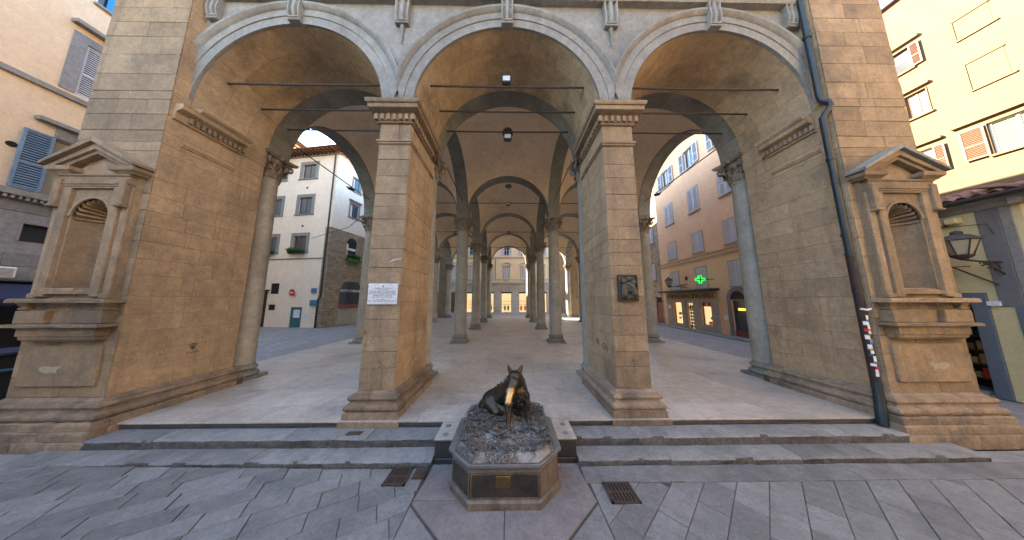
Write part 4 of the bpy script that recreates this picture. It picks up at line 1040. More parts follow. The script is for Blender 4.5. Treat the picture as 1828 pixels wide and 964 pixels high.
# the boar: one continuous body
def B(x, y, z): return (x, y+FY, z+FZ)
boar = [
 (B(.19, -.83, .74), B(.20, -.80, .60), .165, .15),          # chest
 (B(.17, -.80, .80), B(-.02, -.62, .60), .155, .185),        # shoulders to barrel
 (B(-.02, -.62, .60), B(-.24, -.50, .46), .185, .18),        # barrel to loin
 (B(-.24, -.50, .46), B(-.34, -.52, .40), .175, .13),        # rump
 (B(.18, -.82, .86), B(.15, -.92, .96), .14, .125),          # neck
 (B(.15, -.92, .98), B(.135, -.97, .99), .112, .106),         # skull
 (B(.135, -.97, .98), B(.075, -1.10, .85), .092, .070),      # face
 (B(.075, -1.10, .85), B(.045, -1.17, .755), .066, .054),    # snout
 (B(.045, -1.17, .755), B(.038, -1.19, .72), .052, .054),  # nose disc
 (B(.12, -.98, .86), B(.055, -1.13, .715), .065, .030),      # jaw
 (B(.10, -1.0, .90), B(.05, -1.0, .90), .05, .03), (B(.17, -1.0, .9), B(.2, -.98, .9), .05, .03),  # cheeks
 (B(.085, -.93, 1.05), B(.055, -.93, 1.115), .04, .03), (B(.055, -.93, 1.115), B(.036, -.94, 1.17), .03, .010),   # ears
 (B(.205, -.92, 1.05), B(.235, -.91, 1.105), .044, .034), (B(.235, -.91, 1.105), B(.258, -.92, 1.155), .034, .011),
 (B(.07, -.88, .66), B(.045, -.96, .50), .085, .052), (B(.045, -.96, .50), B(.04, -1.03, .36), .048, .036), (B(.04, -1.03, .36), B(.03, -1.08, .285), .036, .04),   # near foreleg
 (B(.30, -.84, .68), B(.325, -.90, .52), .085, .055), (B(.325, -.90, .52), B(.345, -.94, .37), .046, .036), (B(.345, -.94, .37), B(.37, -1.0, .285), .036, .042),   # far foreleg
 (B(-.26, -.62, .50), B(-.14, -.76, .40), .135, .09), (B(-.14, -.76, .40), B(-.25, -.72, .30), .07, .055), (B(-.25, -.72, .30), B(-.06, -.86, .27), .045, .04),   # hind leg, viewer's side
 (B(-.20, -.42, .46), B(-.02, -.46, .36), .12, .08), (B(-.02, -.46, .36), B(.10, -.55, .28), .05, .04),
 (B(-.36, -.55, .42), B(-.44, -.60, .34), .035, .022), (B(-.44, -.60, .34), B(-.40, -.68, .28), .02, .012),   # tail
 (B(-.10, -.70, .44), B(.02, -.76, .40), .10, .08),
]
rr = random.Random(21)
for i in range(150):       # mane and bristle tufts along neck, chest and back
    t = rr.random()
    base = Vector(B(.18, -.80, .86)).lerp(Vector(B(.24, -.90, .58)), t)
    p = base+Vector((rr.uniform(-.10, .13), rr.uniform(-.13, .04), rr.uniform(-.05, .05)))
    q = p+Vector((rr.uniform(-.015, .015), rr.uniform(-.03, -.005), -rr.uniform(.03, .06)))
    boar.append((tuple(p), tuple(q), .016, .005))
for i in range(40):
    t = rr.random(); p = Vector(B(.17, -.72, 1.0)).lerp(Vector(B(-.2, -.42, .62)), t)+Vector((rr.uniform(-.03, .03), 0, rr.uniform(-.03, .02)))
    boar.append((tuple(p), tuple(p+Vector((-.02, .03, .01))), .014, .005))
MT['bronze'] = bronze('boar_bronze', (0.105, 0.076, 0.047), (0.042, 0.044, 0.043), 0, 0.85, 0.34)
def snout_polish(m):
    t = m.node_tree; b = t.nodes['Principled BSDF']; g_ = _n(t, 'ShaderNodeNewGeometry')
    vm_ = _n(t, 'ShaderNodeVectorMath', operation='DISTANCE'); t.links.new(g_.outputs['Position'], vm_.inputs[0])
    vm_.inputs[1].default_value = (.055*K, -1.17*K, .79*K)
    f = _ramp(t, vm_.outputs['Value'], .135*K, .08*K)
    src = b.inputs['Base Color'].links[0].from_socket
    t.links.new(_mix(t, f, src, (.60, .40, .19)), b.inputs['Base Color'])
    rs = b.inputs['Roughness'].links[0].from_socket
    n = _n(t, 'ShaderNodeMapRange'); t.links.new(f, n.inputs[0]); n.inputs[4].default_value = .2
    t.links.new(rs, n.inputs[3]); t.links.new(n.outputs[0], b.inputs['Roughness'])
snout_polish(MT['bronze'])
bo = obj('boar_body', capsules(boar, .0085, 'bronze', 2), FT)
MB().tube([B(.025, -1.175, .76), B(.01, -1.19, .785)], [.009, .002], 6).build('tusk', 'brass', bo)
MB().tube([B(.085, -1.165, .775), B(.10, -1.18, .80)], [.009, .002], 6).build('tusk', 'brass', bo)
for s, p in ((-1, (.085, -1.03, .975)), (1, (.165, -1.02, .965))):
    MB().lathe([(0, .011), (.008, .008), (.011, 0), (.008, -.008), (0, -.011)], 8, B(*p)).build('eye', 'dark', bo)

# ------------------------------------------------------------------ buildings
class Facade:
    def __init__(s, root, O, th): s.root = root; s.O = Vector(O); s.th = th; s.c, s.s = math.cos(th), math.sin(th)
    def loc(s, x, y, z): return (s.O.x+x*s.c-y*s.s, s.O.y+x*s.s+y*s.c, s.O.z+z)
    def put(s, name, me, x=0, z=0, y=0): return obj(name, me, s.root, s.loc(x, y, z), s.th)
    def mb(s, name, mb, mat, x=0, z=0, y=0, smooth=None): return s.put(name, mb.mesh(name, mat, smooth), x, z, y)
    def box(s, name, mat, x0, x1, z0, z1, y0=-.05, y1=.02, c=0.008): return s.mb(name, MB().cbox(x0, x1, y0, y1, z0, z1, c), mat)
    def wall(s, name, mat, x0, x1, z0, z1, holes=(), depth=5.0, reveal=.16):
        xs = sorted({x0, x1, *[h[i] for h in holes for i in (0, 1)]}); zs = sorted({z0, z1, *[h[i] for h in holes for i in (2, 3)]})
        xs = [x for x in xs if x0 <= x <= x1]; zs = [z for z in zs if z0 <= z <= z1]
        mb = MB()
        for i in range(len(xs)-1):
            for j in range(len(zs)-1):
                mx, mz = (xs[i]+xs[i+1])/2, (zs[j]+zs[j+1])/2
                if any(h[0] < mx < h[1] and h[2] < mz < h[3] for h in holes): continue
                mb.add([(xs[i], 0, zs[j]), (xs[i+1], 0, zs[j]), (xs[i+1], 0, zs[j+1]), (xs[i], 0, zs[j+1])], [(0, 1, 2, 3)])
        for h in holes:
            a, b, c, d = h; r = reveal
            for q in ([(a, 0, c), (a, r, c), (a, r, d), (a, 0, d)], [(b, 0, c), (b, 0, d), (b, r, d), (b, r, c)], [(a, 0, d), (a, r, d), (b, r, d), (b, 0, d)], [(a, 0, c), (b, 0, c), (b, r, c), (a, r, c)]): mb.add(q, [(0, 1, 2, 3)])
        mb.add([(x0, 0, z0), (x0, depth, z0), (x0, depth, z1), (x0, 0, z1)], [(0, 1, 2, 3)]); mb.add([(x1, 0, z0), (x1, 0, z1), (x1, depth, z1), (x1, depth, z0)], [(0, 1, 2, 3)])
        mb.add([(x0, 0, z1), (x0, depth, z1), (x1, depth, z1), (x1, 0, z1)], [(0, 1, 2, 3)]); mb.add([(x0, depth, z0), (x1, depth, z0), (x1, depth, z1), (x0, depth, z1)], [(0, 1, 2, 3)])
        me = bpy.data.meshes.new(name); me.from_pydata(mb.v, [], mb.f)
        bm = bmesh.new(); bm.from_mesh(me); bmesh.ops.remove_doubles(bm, verts=bm.verts, dist=1e-5); bm.to_mesh(me); bm.free()
        me.materials.append(MT[mat]); return s.put(name, me)
_cache = {}
def cached(key, fn):
    if key not in _cache: _cache[key] = fn()
    return _cache[key]
def shutter_mesh(w, h, mat, slat=.075):
    def f():
        mb = MB(); st = min(.055, w*.16)
        mb.box(0, st, -.02, .02, 0, h); mb.box(w-st, w, -.02, .02, 0, h)
        for z in (0, h*.42, h-st): mb.box(st, w-st, -.02, .02, z, z+st)
        n = int(h/slat)
        for i in range(n):
            z = st+(h-2*st)*(i+.5)/n
            mb.add([(st, -.018, z-.022), (w-st, -.018, z-.022), (w-st, .012, z+.024), (st, .012, z+.024), (st, -.012, z-.028), (w-st, -.012, z-.028), (w-st, .018, z+.018), (st, .018, z+.018)], [(0, 1, 2, 3), (7, 6, 5, 4), (0, 4, 5, 1)])
        mb.box(st, w-st, .021, .024, st, h-st); me = mb.mesh('shutter', mat); me.materials.append(MT['dark'])
        for p in list(me.polygons)[-6:]: p.material_index = 1
        return me
    return cached(('sh', round(w, 2), round(h, 2), mat), f)
def window(F, x0, x1, z0, z1, trim='trim', tw=.1, frame='white', pane='glass', shut=None, state=None, sill=True, hood=False, bars=(1, 1), tp=.035, deep=.10):
    w, h = x1-x0, z1-z0
    def ft():
        mb = MB()
        if tw > 0:
            mb.box(-tw, 0, -tp, .03, -0, h+tw); mb.box(w, w+tw, -tp, .03, 0, h+tw); mb.box(0, w, -tp, .03, h, h+tw)
        else: mb.box(0, w, .0, .012, -.02, 0)
        return mb.mesh('window', trim)
    o = F.put('window', cached(('wt', round(w, 2), round(h, 2), tw, tp, trim), ft), x0, z0)
    if sill: obj('window_sill', cached(('ws', round(w, 2), tw), lambda: MB().cbox(-tw-.05, w+tw+.05, -tp-.06, .03, -.08, -.002, .008).mesh('window_sill', trim)), o)
    if hood: obj('window_hood', cached(('wh', round(w, 2), tw, trim), lambda: MB().cbox(-tw-.1, w+tw+.1, -.16, .02, h+tw+.16, h+tw+.23, .01).cbox(-tw-.04, w+tw+.04, -.08, .02, h+tw+.02, h+tw+.16, .01).mesh('window_hood', trim)), o)
    if state != 'closed':
        fw_ = .05
        def ff():
            mb = MB(); y0, y1 = deep-.03, deep+.02
            mb.box(0, fw_, y0, y1, 0, h); mb.box(w-fw_, w, y0, y1, 0, h); mb.box(fw_, w-fw_, y0, y1, 0, fw_); mb.box(fw_, w-fw_, y0, y1, h-fw_, h)
            for i in range(bars[0]): q = w*(i+1)/(bars[0]+1); mb.box(q-.03, q+.03, y0, y1, fw_, h-fw_)
            for i in range(bars[1]): q = h*(i+1)/(bars[1]+1); mb.box(fw_, w-fw_, y0+.01, y1-.01, q-.018, q+.018)
            return mb.mesh('window_frame', frame)
        obj('window_frame', cached(('wf', round(w, 2), round(h, 2), frame, bars, deep), ff), o)
        nb_ = bars[0]+1
        for i in range(nb_): obj('pane', cached(('wp', round(w/nb_, 2), round(h, 2), pane, deep), lambda: MB().box(.0, w/nb_, deep+.0, deep+.008, .0, h).mesh('pane', pane)), o, (w*i/nb_, 0, 0))
    if shut:
        lw = w/2
        me = shutter_mesh(lw-.004, h-.01, shut)
        if state == 'closed':
            for i in range(2): obj('shutter', me, o, (lw*i+.002, -.01, .005))
        else:
            for i in ((0, 1) if state == 'open' else ((0,) if state == 'left' else (1,))):
                obj('shutter', me, o, (-lw-.03 if i == 0 else w+.03, -tp-.045, .005))
    return o

# ---- peach house at the left edge
PH = thing('peach_house', 'tall peach house with blue shutters and grey stone ground floor at the left edge', 'building', (-14, 0, -.3))
F = Facade(PH, (0, 0, 0), PI/2); zo = .3
wins = []
F.wall('ground_floor_wall', 'rustic', -3.4, 3.0, 0, 5.2+zo, [(1.45, 2.6, 0.02, 2.72+zo), (1.82, 2.28, 3.86+zo, 4.38+zo), (-2.4, -.4, .02, 2.6+zo)], 9, .25)
clad_z = [(2.74+zo+.39*i, 2.74+zo+.39*(i+1)) for i in range(6)]
def clad_f(F, name, mat, x0, x1, cs, lmin, lmax, skip=None, thick=.02):
    for k, (a, b) in enumerate(cs):
        x = x0-(RND.uniform(0, lmin) if k % 2 else 0)
        while x < x1:
            L = RND.uniform(lmin, lmax); p, q = max(x, x0), min(x+L, x1); x += L
            if q-p < .1 or (skip and skip(p, q, a, b)): continue
            F.mb(name, MB().cbox(p+.006, q-.006, -thick, .01, a+.006, b-.006, .008), mat)
clad_f(F, 'rusticated_block', 'rustic', -1.0, 3.0, clad_z, .6, 1.1, lambda p, q, a, b: p < 2.40 and q > 1.70 and a < 4.48+zo and b > 3.78+zo)
F.box('string_course', 'trim', -3.4, 3.0, 5.12+zo, 5.30+zo, -.2, .02)
dm = MB()
for i in range(40): dm.box(-1+i*.1, -.95+i*.1, -.17, .01, 5.02+zo, 5.11+zo)
F.mb('dentil_band', dm, 'trim')
up_h = [(1.93, 2.85, 5.34+zo, 7.14+zo), (2.0, 2.9, 8.80+zo, 10.6+zo), (1.95, 2.9, 12.2+zo, 13.8+zo)]
for yy in (-2.4,): up_h += [(yy, yy+.95, z+zo, z+1.8+zo) for z in (5.34, 8.8, 12.2, 15.6)]
F.wall('upper_wall', 'peach', -3.4, 3.0, 5.3+zo, 19.4, up_h, 9, .2)
F.box('string_course', 'trim', -3.4, 3.0, 8.52+zo, 8.68+zo, -.1, .02)
window(F, 1.93, 2.85, 5.34+zo, 7.14+zo, 'trim', .0, 'trim', 'curtain', 'shut_blue', 'left', True, False)
F.box('window_hood', 'trim', 1.55, 3.0, 7.50+zo, 7.62+zo, -.2, .02); F.box('window_architrave', 'rustic', 1.9, 2.95, 7.16+zo, 7.5+zo, -.05, .02)
window(F, 2.0, 2.9, 8.80+zo, 10.6+zo, 'rustic', .26, 'shut_grey', 'shut_blue', None, None, False, False, (0, 0), deep=.12)
obj('shutter', shutter_mesh(.88, 1.78, 'shut_grey'), PH, F.loc(2.01, .04, 8.81+zo), PI/2)
F.box('window_hood', 'trim', 1.65, 3.0, 11.05+zo, 11.18+zo, -.22, .02)
window(F, 1.95, 2.9, 12.2+zo, 13.8+zo, 'trim', .0, 'white', 'glass', None, None, True)
F.box('blue_window_panel', 'sky_blue', 2.15, 2.9, 12.21+zo, 13.78+zo, .02, .06)  # plain bright blue panel filling the window opening
for yy in (-2.4,):
    for z in (5.34, 8.8, 12.2, 15.6): window(F, yy, yy+.95, z+zo, z+1.8+zo, 'trim', .12, 'white', 'glass', 'shut_blue', 'open', True)
window(F, 1.82, 2.28, 3.86+zo, 4.38+zo, 'trim', .04, 'wood_dark', 'glass', None, None, False, False, (0, 0))
F.mb('round_vent', MB().lathe([(.06, .0), (.09, .0), (.09, .02), (.06, .02)], 16).mesh and MB().tube([(1.38, -.02, 6.55+zo), (1.38, .03, 6.55+zo)], .08, 14), 'dark')
F.mb('roof', MB().prism([(-.9, 19.4), (-.9, 19.55), (4.5, 21.0), (9.2, 19.55), (9.2, 19.4)], -3.6, 3.3, 'X'), 'tile')
for a_, b_ in ((1.45, 2.6), (-2.4, -.4)): F.mb('shop_interior', MB().box(a_, b_, .24, .26, 0, 2.9+zo), 'dark')
F.mb('downpipe', MB().tube([(2.96, -.07, 5.5+zo), (2.96, -.07, 19.3)], .05, 8), 'copper')
aw = thing('shop_awning', 'navy cloth awning over the dark shop at the left edge', 'awning', (-13.72, 1.9, 2.1))
MB().prism([(0, .50), (.02, .52), (1.1, .12), (1.1, -.05), (1.08, -.05), (1.08, .10)], -1.3, .55, 'Y').build('awning_cloth', 'navy', aw)
for yy in (-1.2, .45): MB().tube([(0, yy, .05), (1.08, yy, .08)], .015, 6).build('awning_arm', 'iron', aw)
ac = thing('air_unit', 'pale air conditioning unit above the dark shop at the left edge', 'air conditioner', (-13.75, 1.45, 2.78))
MB().cbox(-.1, .15, -.3, .3, 0, .30, .02).build('unit_case', 'white', ac)
g_ = MB()
for i in range(7): g_.box(.15, .156, -.25, .25, .04+.033*i, .052+.033*i)
g_.build('unit_grille', 'iron', ac)
st = thing('market_cart', 'dark market cart with a teal rail parked at the left edge', 'cart', (-11.3, .65, -.25))
MB().cbox(-.55, .55, -.5, .5, .22, 1.25, .03).build('cart_body', 'dark', st)
MB().cbox(-.6, .6, -.55, .55, 1.25, 1.31, .01).build('cart_top', 'navy', st)
MB().tube([(.62, -.56, .95), (.62, .56, .95)], .03, 8).tube([(-.6, -.58, .95), (.62, -.58, .95)], .03, 8).build('cart_rail', 'teal', st)
for sx in (-.4, .4):
    for sy in (-.45, .45): MB().tube([(sx-.03, sy, .13), (sx+.03, sy, .13)], .13, 14).build('cart_wheel', 'iron', st)

# ---- white house seen through the left arch
WH = thing('white_house', 'white plastered house with stone window frames seen through the left arch', 'building', (-15.0, 14.0, -.06))
th1 = math.atan2(-.1483, .9889); th2 = math.atan2(.9794, .2017)
F = Facade(WH, (0, 0, 0), th1)      # front: x = -s
H = 15.3
fh = [(-3.52, -2.17, 12.95, 14.3), (-3.48, -2.2, 9.65, 11.2), (-3.55, -2.3, 6.28, 7.7), (-6.6, -5.3, 12.95, 14.3), (-6.6, -5.3, 9.65, 11.2), (-6.5, -5.25, 6.28, 7.7), (-5.25, -4.4, 2.75, 3.65), (-5.25, -4.55, 1.4, 1.86), (-3.0, -1.92, .02, 1.66), (-6.5, -5.45, .02, 2.95)]
F.wall('front_wall', 'white_pl', -9.5, 0, 0, H, fh, 5.5, .14)
for i, (a, b, c, d) in enumerate(fh[:6]):
    o = window(F, a, b, c, d, 'trim', .28, 'redwood', 'glass_blue' if i != 2 else 'glass', None, None, True, False, (1, 0))
for (a, b, c, d) in fh[6:8]: window(F, a, b, c, d, 'trim', .0, 'iron', 'dark', None, None, False, False, (2, 2))
F.box('blue_door', 'teal', -3.0, -1.92, .02, 1.66, .05, .1); F.box('door_notice', 'marble', -2.75, -2.15, .8, 1.45, .04, .06)
F.box('brown_door', 'wood_dark', -6.5, -5.45, .02, 2.95, .06, .12); F.box('door_canopy', 'wood_dark', -6.7, -5.3, 2.98, 3.1, -.4, .02)
F.box('string_course', 'trim', -9.5, 0, 5.66, 5.76, -.05, .02)
F.box('blue_meter_box', 'box_blue', -1.12, -.72, 2.82, 3.2, -.14, .01); F.box('blue_meter_box', 'box_blue', -1.1, -.42, 1.78, 2.24, -.16, .01); F.box('pale_patch', 'marble', -1.75, -1.15, .78, 1.1, -.012, .01)
F.mb('downpipe', MB().tube([(-.25, -.09, 15.0), (-.25, -.09, 2.5), (-.45, -.09, 2.3), (-.45, -.09, 0)], .055, 8), 'iron')
for (x, z) in ((-2.85, 12.1), (-2.85, 8.6)): F.mb('wall_disc', MB().tube([(x, -.03, z), (x, .02, z)], .09, 10), 'iron')
G = Facade(WH, (0, 0, 0), th2)      # side: x = s
sh_ = [(1.55, 2.45, 9.9, 11.15), (1.62, 2.4, 12.45, 13.75), (1.55, 2.6, 5.9, 7.4), (1.32, 3.5, .1, 3.0), (4.2, 5.1, 9.9, 11.15), (4.2, 5.1, 12.45, 13.75)]
def rubble_mat():
    m = stone('rubble_masonry', (0.47, 0.37, 0.255), (0.34, 0.27, 0.185), 2.0, .6, .85, 24, .4, (.1, .08, .06), 0.0, pit_amt=.2)
    t = m.node_tree; b = t.nodes['Principled BSDF']; g2 = _n(t, 'ShaderNodeNewGeometry')
    mp = _n(t, 'ShaderNodeMapping'); mp.inputs['Rotation'].default_value = (PI/2, 0, 0); t.links.new(g2.outputs['Position'], mp.inputs['Vector'])
    sp = _n(t, 'ShaderNodeSeparateXYZ'); t.links.new(g2.outputs['Position'], sp.inputs[0])
    cb = _n(t, 'ShaderNodeCombineXYZ'); t.links.new(_math(t, 'ADD', sp.outputs[0], sp.outputs[1]), cb.inputs[0]); t.links.new(sp.outputs[2], cb.inputs[1])
    br = _n(t, 'ShaderNodeTexBrick'); br.inputs['Scale'].default_value = 1; br.inputs['Brick Width'].default_value = .62; br.inputs['Row Height'].default_value = .3; br.inputs['Mortar Size'].default_value = .02
    br.inputs['Color1'].default_value = (1, 1, 1, 1); br.inputs['Color2'].default_value = (.62, .6, .58, 1); br.inputs['Mortar'].default_value = (.4, .38, .34, 1)
    t.links.new(cb.outputs[0], br.inputs['Vector'])
    src = b.inputs['Base Color'].links[0].from_socket; t.links.new(_mix(t, .85, src, br.outputs['Color'], 'MULTIPLY'), b.inputs['Base Color'])
    return m
MT['rubble'] = rubble_mat()
G.wall('side_wall', 'white_pl', 0, 6.5, 8.4, H, [h for h in sh_ if h[2] > 8.4], 5, .14)
G.wall('side_stone_wall', 'rubble', -.03, 6.5, 0, 8.4, [h for h in sh_ if h[2] < 8.4], 5, .2)
cs = courses(0, 8.4, .3, .42)
def sskip(p, q, a, b):
    if p < 2.62 and q > 1.53 and b > 5.85 and a < 7.42+.55: return True
    return p < 3.52 and q > 1.30 and a < 3.7
clad_f(G, 'masonry_stone', 'rubble', 0, 3.6, cs, .35, .9, sskip, .025)
F.mb('corner_stones', MB().box(-.02, .0, -.025, .3, 0, 8.4), 'rubble')
for h in (sh_[0], sh_[4]): window(G, *h, 'trim', .14, 'redwood', 'glass_blue', None, None, True, True, (1, 0))
for h in (sh_[1], sh_[5]): window(G, *h, 'trim', .12, 'shut_blue', 'glass_blue', None, None, True, False, (1, 0))
window(G, *sh_[2], 'rubble', .0, 'wood_dark', 'glass', None, None, True, False, (1, 1))
G.mb('window_arch', MB().arc([(.525, .0), (.525, -.04), (.75, -.04), (.75, .02)], 2.075, 7.4, 16), 'rubble')
G.mb('window_fanlight', MB().arc([(0.0, -.012), (.53, -.012)], 2.075, 7.4, 16), 'glass')
G.box('window_notice', 'white', 1.62, 2.52, 6.75, 6.98, .02, .04)
G.mb('shop_arch', MB().arc([(1.09, .0), (1.09, -.05), (1.5, -.05), (1.5, .02)], 2.41, 3.0, 20), 'rubble')
G.mb('shop_arch_glass', MB().arc([(0, -.012), (1.1, -.012)], 2.41, 3.0, 20).box(1.32, 3.5, .03, .06, 1.55, 3.0), 'glass')
G.box('shop_sign_board', 'redwood', 1.32, 3.5, 1.5, 1.85, -.02, .05)
G.box('shop_lower_panel', 'shop_stone', 1.32, 3.5, .1, 1.5, .05, .1)
tm = text_mesh('BUTI CABIANI', .33, .01, 'gold_text'); G.put('shop_lettering', tm, 2.41, 2.95, -.03)
G.box('wall_tablet', 'trim', .45, 1.0, 4.15, 4.75, -.03, .01)
# eaves with rafters, upper roof
em = MB(); 
em.prism([(-.85, H), (-.85, H+.06), (2.8, H+1.1), (5.6, H)], -9.7, .7, 'X'); F.mb('roof', em, 'tile')
for i in range(24): F.mb('rafter', MB().cbox(-.05, .05, -.75, .02, 0, .12, .01), 'wood', -9.3+i*.4, H-.13)
F.box('eaves_board', 'trim', -9.6, .3, H-.28, H-.14, -.06, .02)
for i in range(12): G.mb('rafter', MB().cbox(-.05, .05, -.75, .02, 0, .12, .01), 'wood', .2+i*.5, H-.13)
G.mb('side_eaves', MB().prism([(-.85, H), (-.85, H+.06), (1.0, H+.3), (1.0, H)], .0, 6.6, 'X'), 'tile')
F.mb('attic_storey', MB().prism([(-8.5, H+.3), (-.8, H+.3), (-.8, H+1.5), (-3.2, H+1.9), (-8.5, H+3.0)], 2.6, 5, 'Y'), 'peach')
F.mb('chimney', MB().cbox(-1.9, -1.3, 1.8, 2.3, H+.6, H+1.9, .02).cbox(-2.0, -1.2, 1.75, 2.35, H+1.9, H+2.0, .02), 'tile')
F.mb('antenna', MB().tube([(-3.6, 2.2, H+1.0), (-3.6, 2.2, H+3.2)], .02, 5).tube([(-4.0, 2.2, H+3.0), (-3.2, 2.2, H+3.0)], .012, 4).tube([(-3.9, 2.2, H+2.8), (-3.3, 2.2, H+2.8)], .012, 4), 'iron')
def planter(label, root_loc, rz, w, hgt, blades):
    t = thing('flower_box', label, 'flower box', root_loc, rz)
    MB().cbox(-w/2, w/2, -.2, 0, -.18, 0, .01).build('trough', 'wood_dark', t)
    mb = MB(); rr = random.Random(int(w*100))
    for i in range(blades):
        x, y = rr.uniform(-w/2, w/2), rr.uniform(-.2, 0); a = rr.uniform(0, 2*PI); L = rr.uniform(.4, 1)*hgt; dx, dy = rr.uniform(-.15, .15), rr.uniform(-.25, .05); b = rr.uniform(.015, .03)
        mb.add([(x-b*math.cos(a), y-b*math.sin(a), -.02), (x+b*math.cos(a), y+b*math.sin(a), -.02), (x+dx*.5+b, y+dy*.5, L*.7), (x+dx, y+dy, L*.6 if rr.random() < .5 else L)], [(0, 1, 2), (0, 2, 3)])
        if rr.random() < .4: mb.add([(x, y-.1, 0), (x+.05, y-.14, -.02), (x+dx, y-.2, -L*.8)], [(0, 1, 2)])
    o = mb.build('plant_leaves', 'green_leaf', t); o['kind'] = 'stuff'; return t
W0 = Vector((-15.0, 14.0, -.06))
def wl(F, x, y, z): return tuple(Vector(F.loc(x, y, z))+W0)
planter('green plants in a box under the lowest framed window of the white house', wl(F, -2.92, -.12, 6.32), th1, 1.5, .34, 260)
planter('green plants in a box at the far left window of the white house', wl(F, -5.9, -.12, 6.32), th1, 1.3, .34, 220)
planter('green trailing plants under the arched window in the stone wall', wl(G, 2.1, -.15, 5.95), th2, 1.3, .6, 320)
ns = thing('no_entry_sign', 'round red no entry sign on the white house wall', 'road sign', wl(F, -2.93, -.12, 2.86), th1)
MB().tube([(0, -.02, 0), (0, 0, 0)], .27, 24).build('sign_disc', 'red', ns); MB().box(-.18, .18, -.03, -.02, -.045, .045).build('sign_bar', 'white', ns); MB().tube([(.0, .0, -.1), (.2, .11, -.3)], .02, 6).build('sign_bracket', 'iron', ns)
cb = thing('overhead_cable', 'thin dark cable strung across in front of the white house', 'cable', (-8.0, 9.0, 7.5))
MB().tube([(.2, -1.2, -.1), (-3, 1.5, -.35), (-9.0, 5.4, -.1)], .02, 5).build('cable_line', 'iron', cb)

# ---- orange pharmacy house seen through the right arch
OH = thing('orange_house', 'orange house with grey shutters and a pharmacy seen through the right arch', 'building', (13.4, 7.9, -.06))
th = math.atan2(-.9947, -.1025); F = Facade(OH, (0, 0, 0), th)     # x = -s
colx = [(-6.78, -5.72), (-3.74, -2.74), (-.92, .02)]
rows = [(12.2, 13.7), (8.75, 10.5), (5.68, 7.1), (3.08, 4.55)]
oh = [(-3.74, -2.74, 12.2, 13.7), (-6.78, -5.72, 12.2, 13.7), (-.92, .02, 12.2, 13.7), (-1.1, -.12, .06, 2.3), (-6.72, -5.66, .3, 2.07), (-5.1, -4.34, .02, 2.0), (-3.55, -2.65, .5, 2.07)]
F.wall('street_wall', 'orange', -8.2, .45, 0, 16.5, oh, 6, .16)
for ci, (a, b) in enumerate(colx):
    for ri_, (c, d) in enumerate(rows):
        if ri_ == 0: 
            if ci < 3: window(F, a, b, c, d, 'shop_stone', .05, 'white', 'glass', 'shut_grey', 'open', True, False, (1, 0))
            continue
        window(F, a, b, c, d, 'shut_grey' if False else 'shop_stone', .06, 'white', 'glass', 'shut_grey', 'closed', True)
F.box('string_course', 'shop_stone', -8.2, .45, 5.10, 5.17, -.06, .02); F.box('string_course', 'shop_stone', -8.2, .45, 5.36, 5.42, -.06, .02)
F.mb('eaves', MB().prism([(-.8, 16.5), (-.8, 16.6), (3, 18.0), (6.2, 16.6), (6.2, 16.5)], -8.3, .6, 'X'), 'tile')
# pharmacy front
F.box('shop_pilaster', 'shop_stone', -7.5, -6.8, 0, 2.22, -.1, .02); F.box('shop_pilaster', 'shop_stone', -5.6, -5.16, 0, 2.22, -.1, .02)
F.box('shop_pilaster', 'shop_stone', -4.28, -3.62, 0, 2.22, -.1, .02); F.box('shop_pilaster', 'shop_stone', -2.58, -2.05, 0, 2.22, -.1, .02)
F.box('shop_fascia', 'ochre_board', -7.5, -2.05, 2.26, 2.82, -.14, .02); F.box('shop_architrave', 'shop_stone', -7.6, -1.95, 2.1, 2.26, -.16, .02)
F.box('shop_canopy', 'lamp_body', -7.95, -1.85, 2.84, 2.98, -.55, .02)
F.put('shop_lettering', text_mesh('FARMACIA', .47, .012, 'brown_text'), -6.15, 2.37, -.15)
F.put('shop_lettering', text_mesh('DEL', .30, .012, 'brown_text'), -4.75, 2.40, -.15)
F.put('shop_lettering', text_mesh('CINGHIALE', .47, .012, 'brown_text'), -3.32, 2.37, -.15)
F.box('window_stallriser', 'shop_stone', -6.8, -5.6, 0, .3, -.08, .02); F.box('window_stallriser', 'shop_stone', -3.62, -2.58, 0, .5, -.08, .02)
for (a, b, c, d) in (oh[4], oh[6]):
    F.mb('shop_window_back', MB().box(a, b, .62, .64, c, d).box(a, a+.02, .16, .62, c, d).box(b-.02, b, .16, .62, c, d).box(a, b, .16, .62, d-.02, d).box(a, b, .16, .62, c, c+.02), 'shop_glow')
    F.mb('shop_window_frame', MB().box(a, a+.04, .05, .1, c, d).box(b-.04, b, .05, .1, c, d).box(a, b, .05, .1, d-.04, d).box(a, b, .05, .1, c, c+.04), 'iron')
    rr = random.Random(int(a*10))
    for k in range(9):
        x = a+.1+(b-a-.25)*rr.random(); z = c+.03+rr.choice((0, 0, .35, .7)); s_ = rr.uniform(.06, .14)
        F.box('shop_product', rr.choice(('white', 'red', 'dress_green', 'box_blue', 'brass', 'wood_dark', 'marble')), x, x+s_, z, z+s_*rr.uniform(1, 2.5), .25, .4)
F.mb('shop_door_back', MB().box(-5.1, -4.34, .3, .32, .02, 2.0), 'shop_glow'); 
dg_ = MB()
for i in range(7): 
    for j in range(3): dg_.cbox(-5.05+j*.24, -4.88+j*.24, .15, .19, .15+i*.25, .33+i*.25, .02)
F.mb('shop_door_rack', dg_, 'wood_dark'); F.box('shop_door_transom', 'iron', -5.1, -4.34, 1.6, 1.68, .04, .1)
F.box('red_banner', 'red', -3.53, -2.67, 1.78, 2.06, .03, .05)
F.mb('banner_badge', MB().tube([(-3.1, .015, 1.92), (-3.1, .03, 1.92)], .1, 20), 'white')
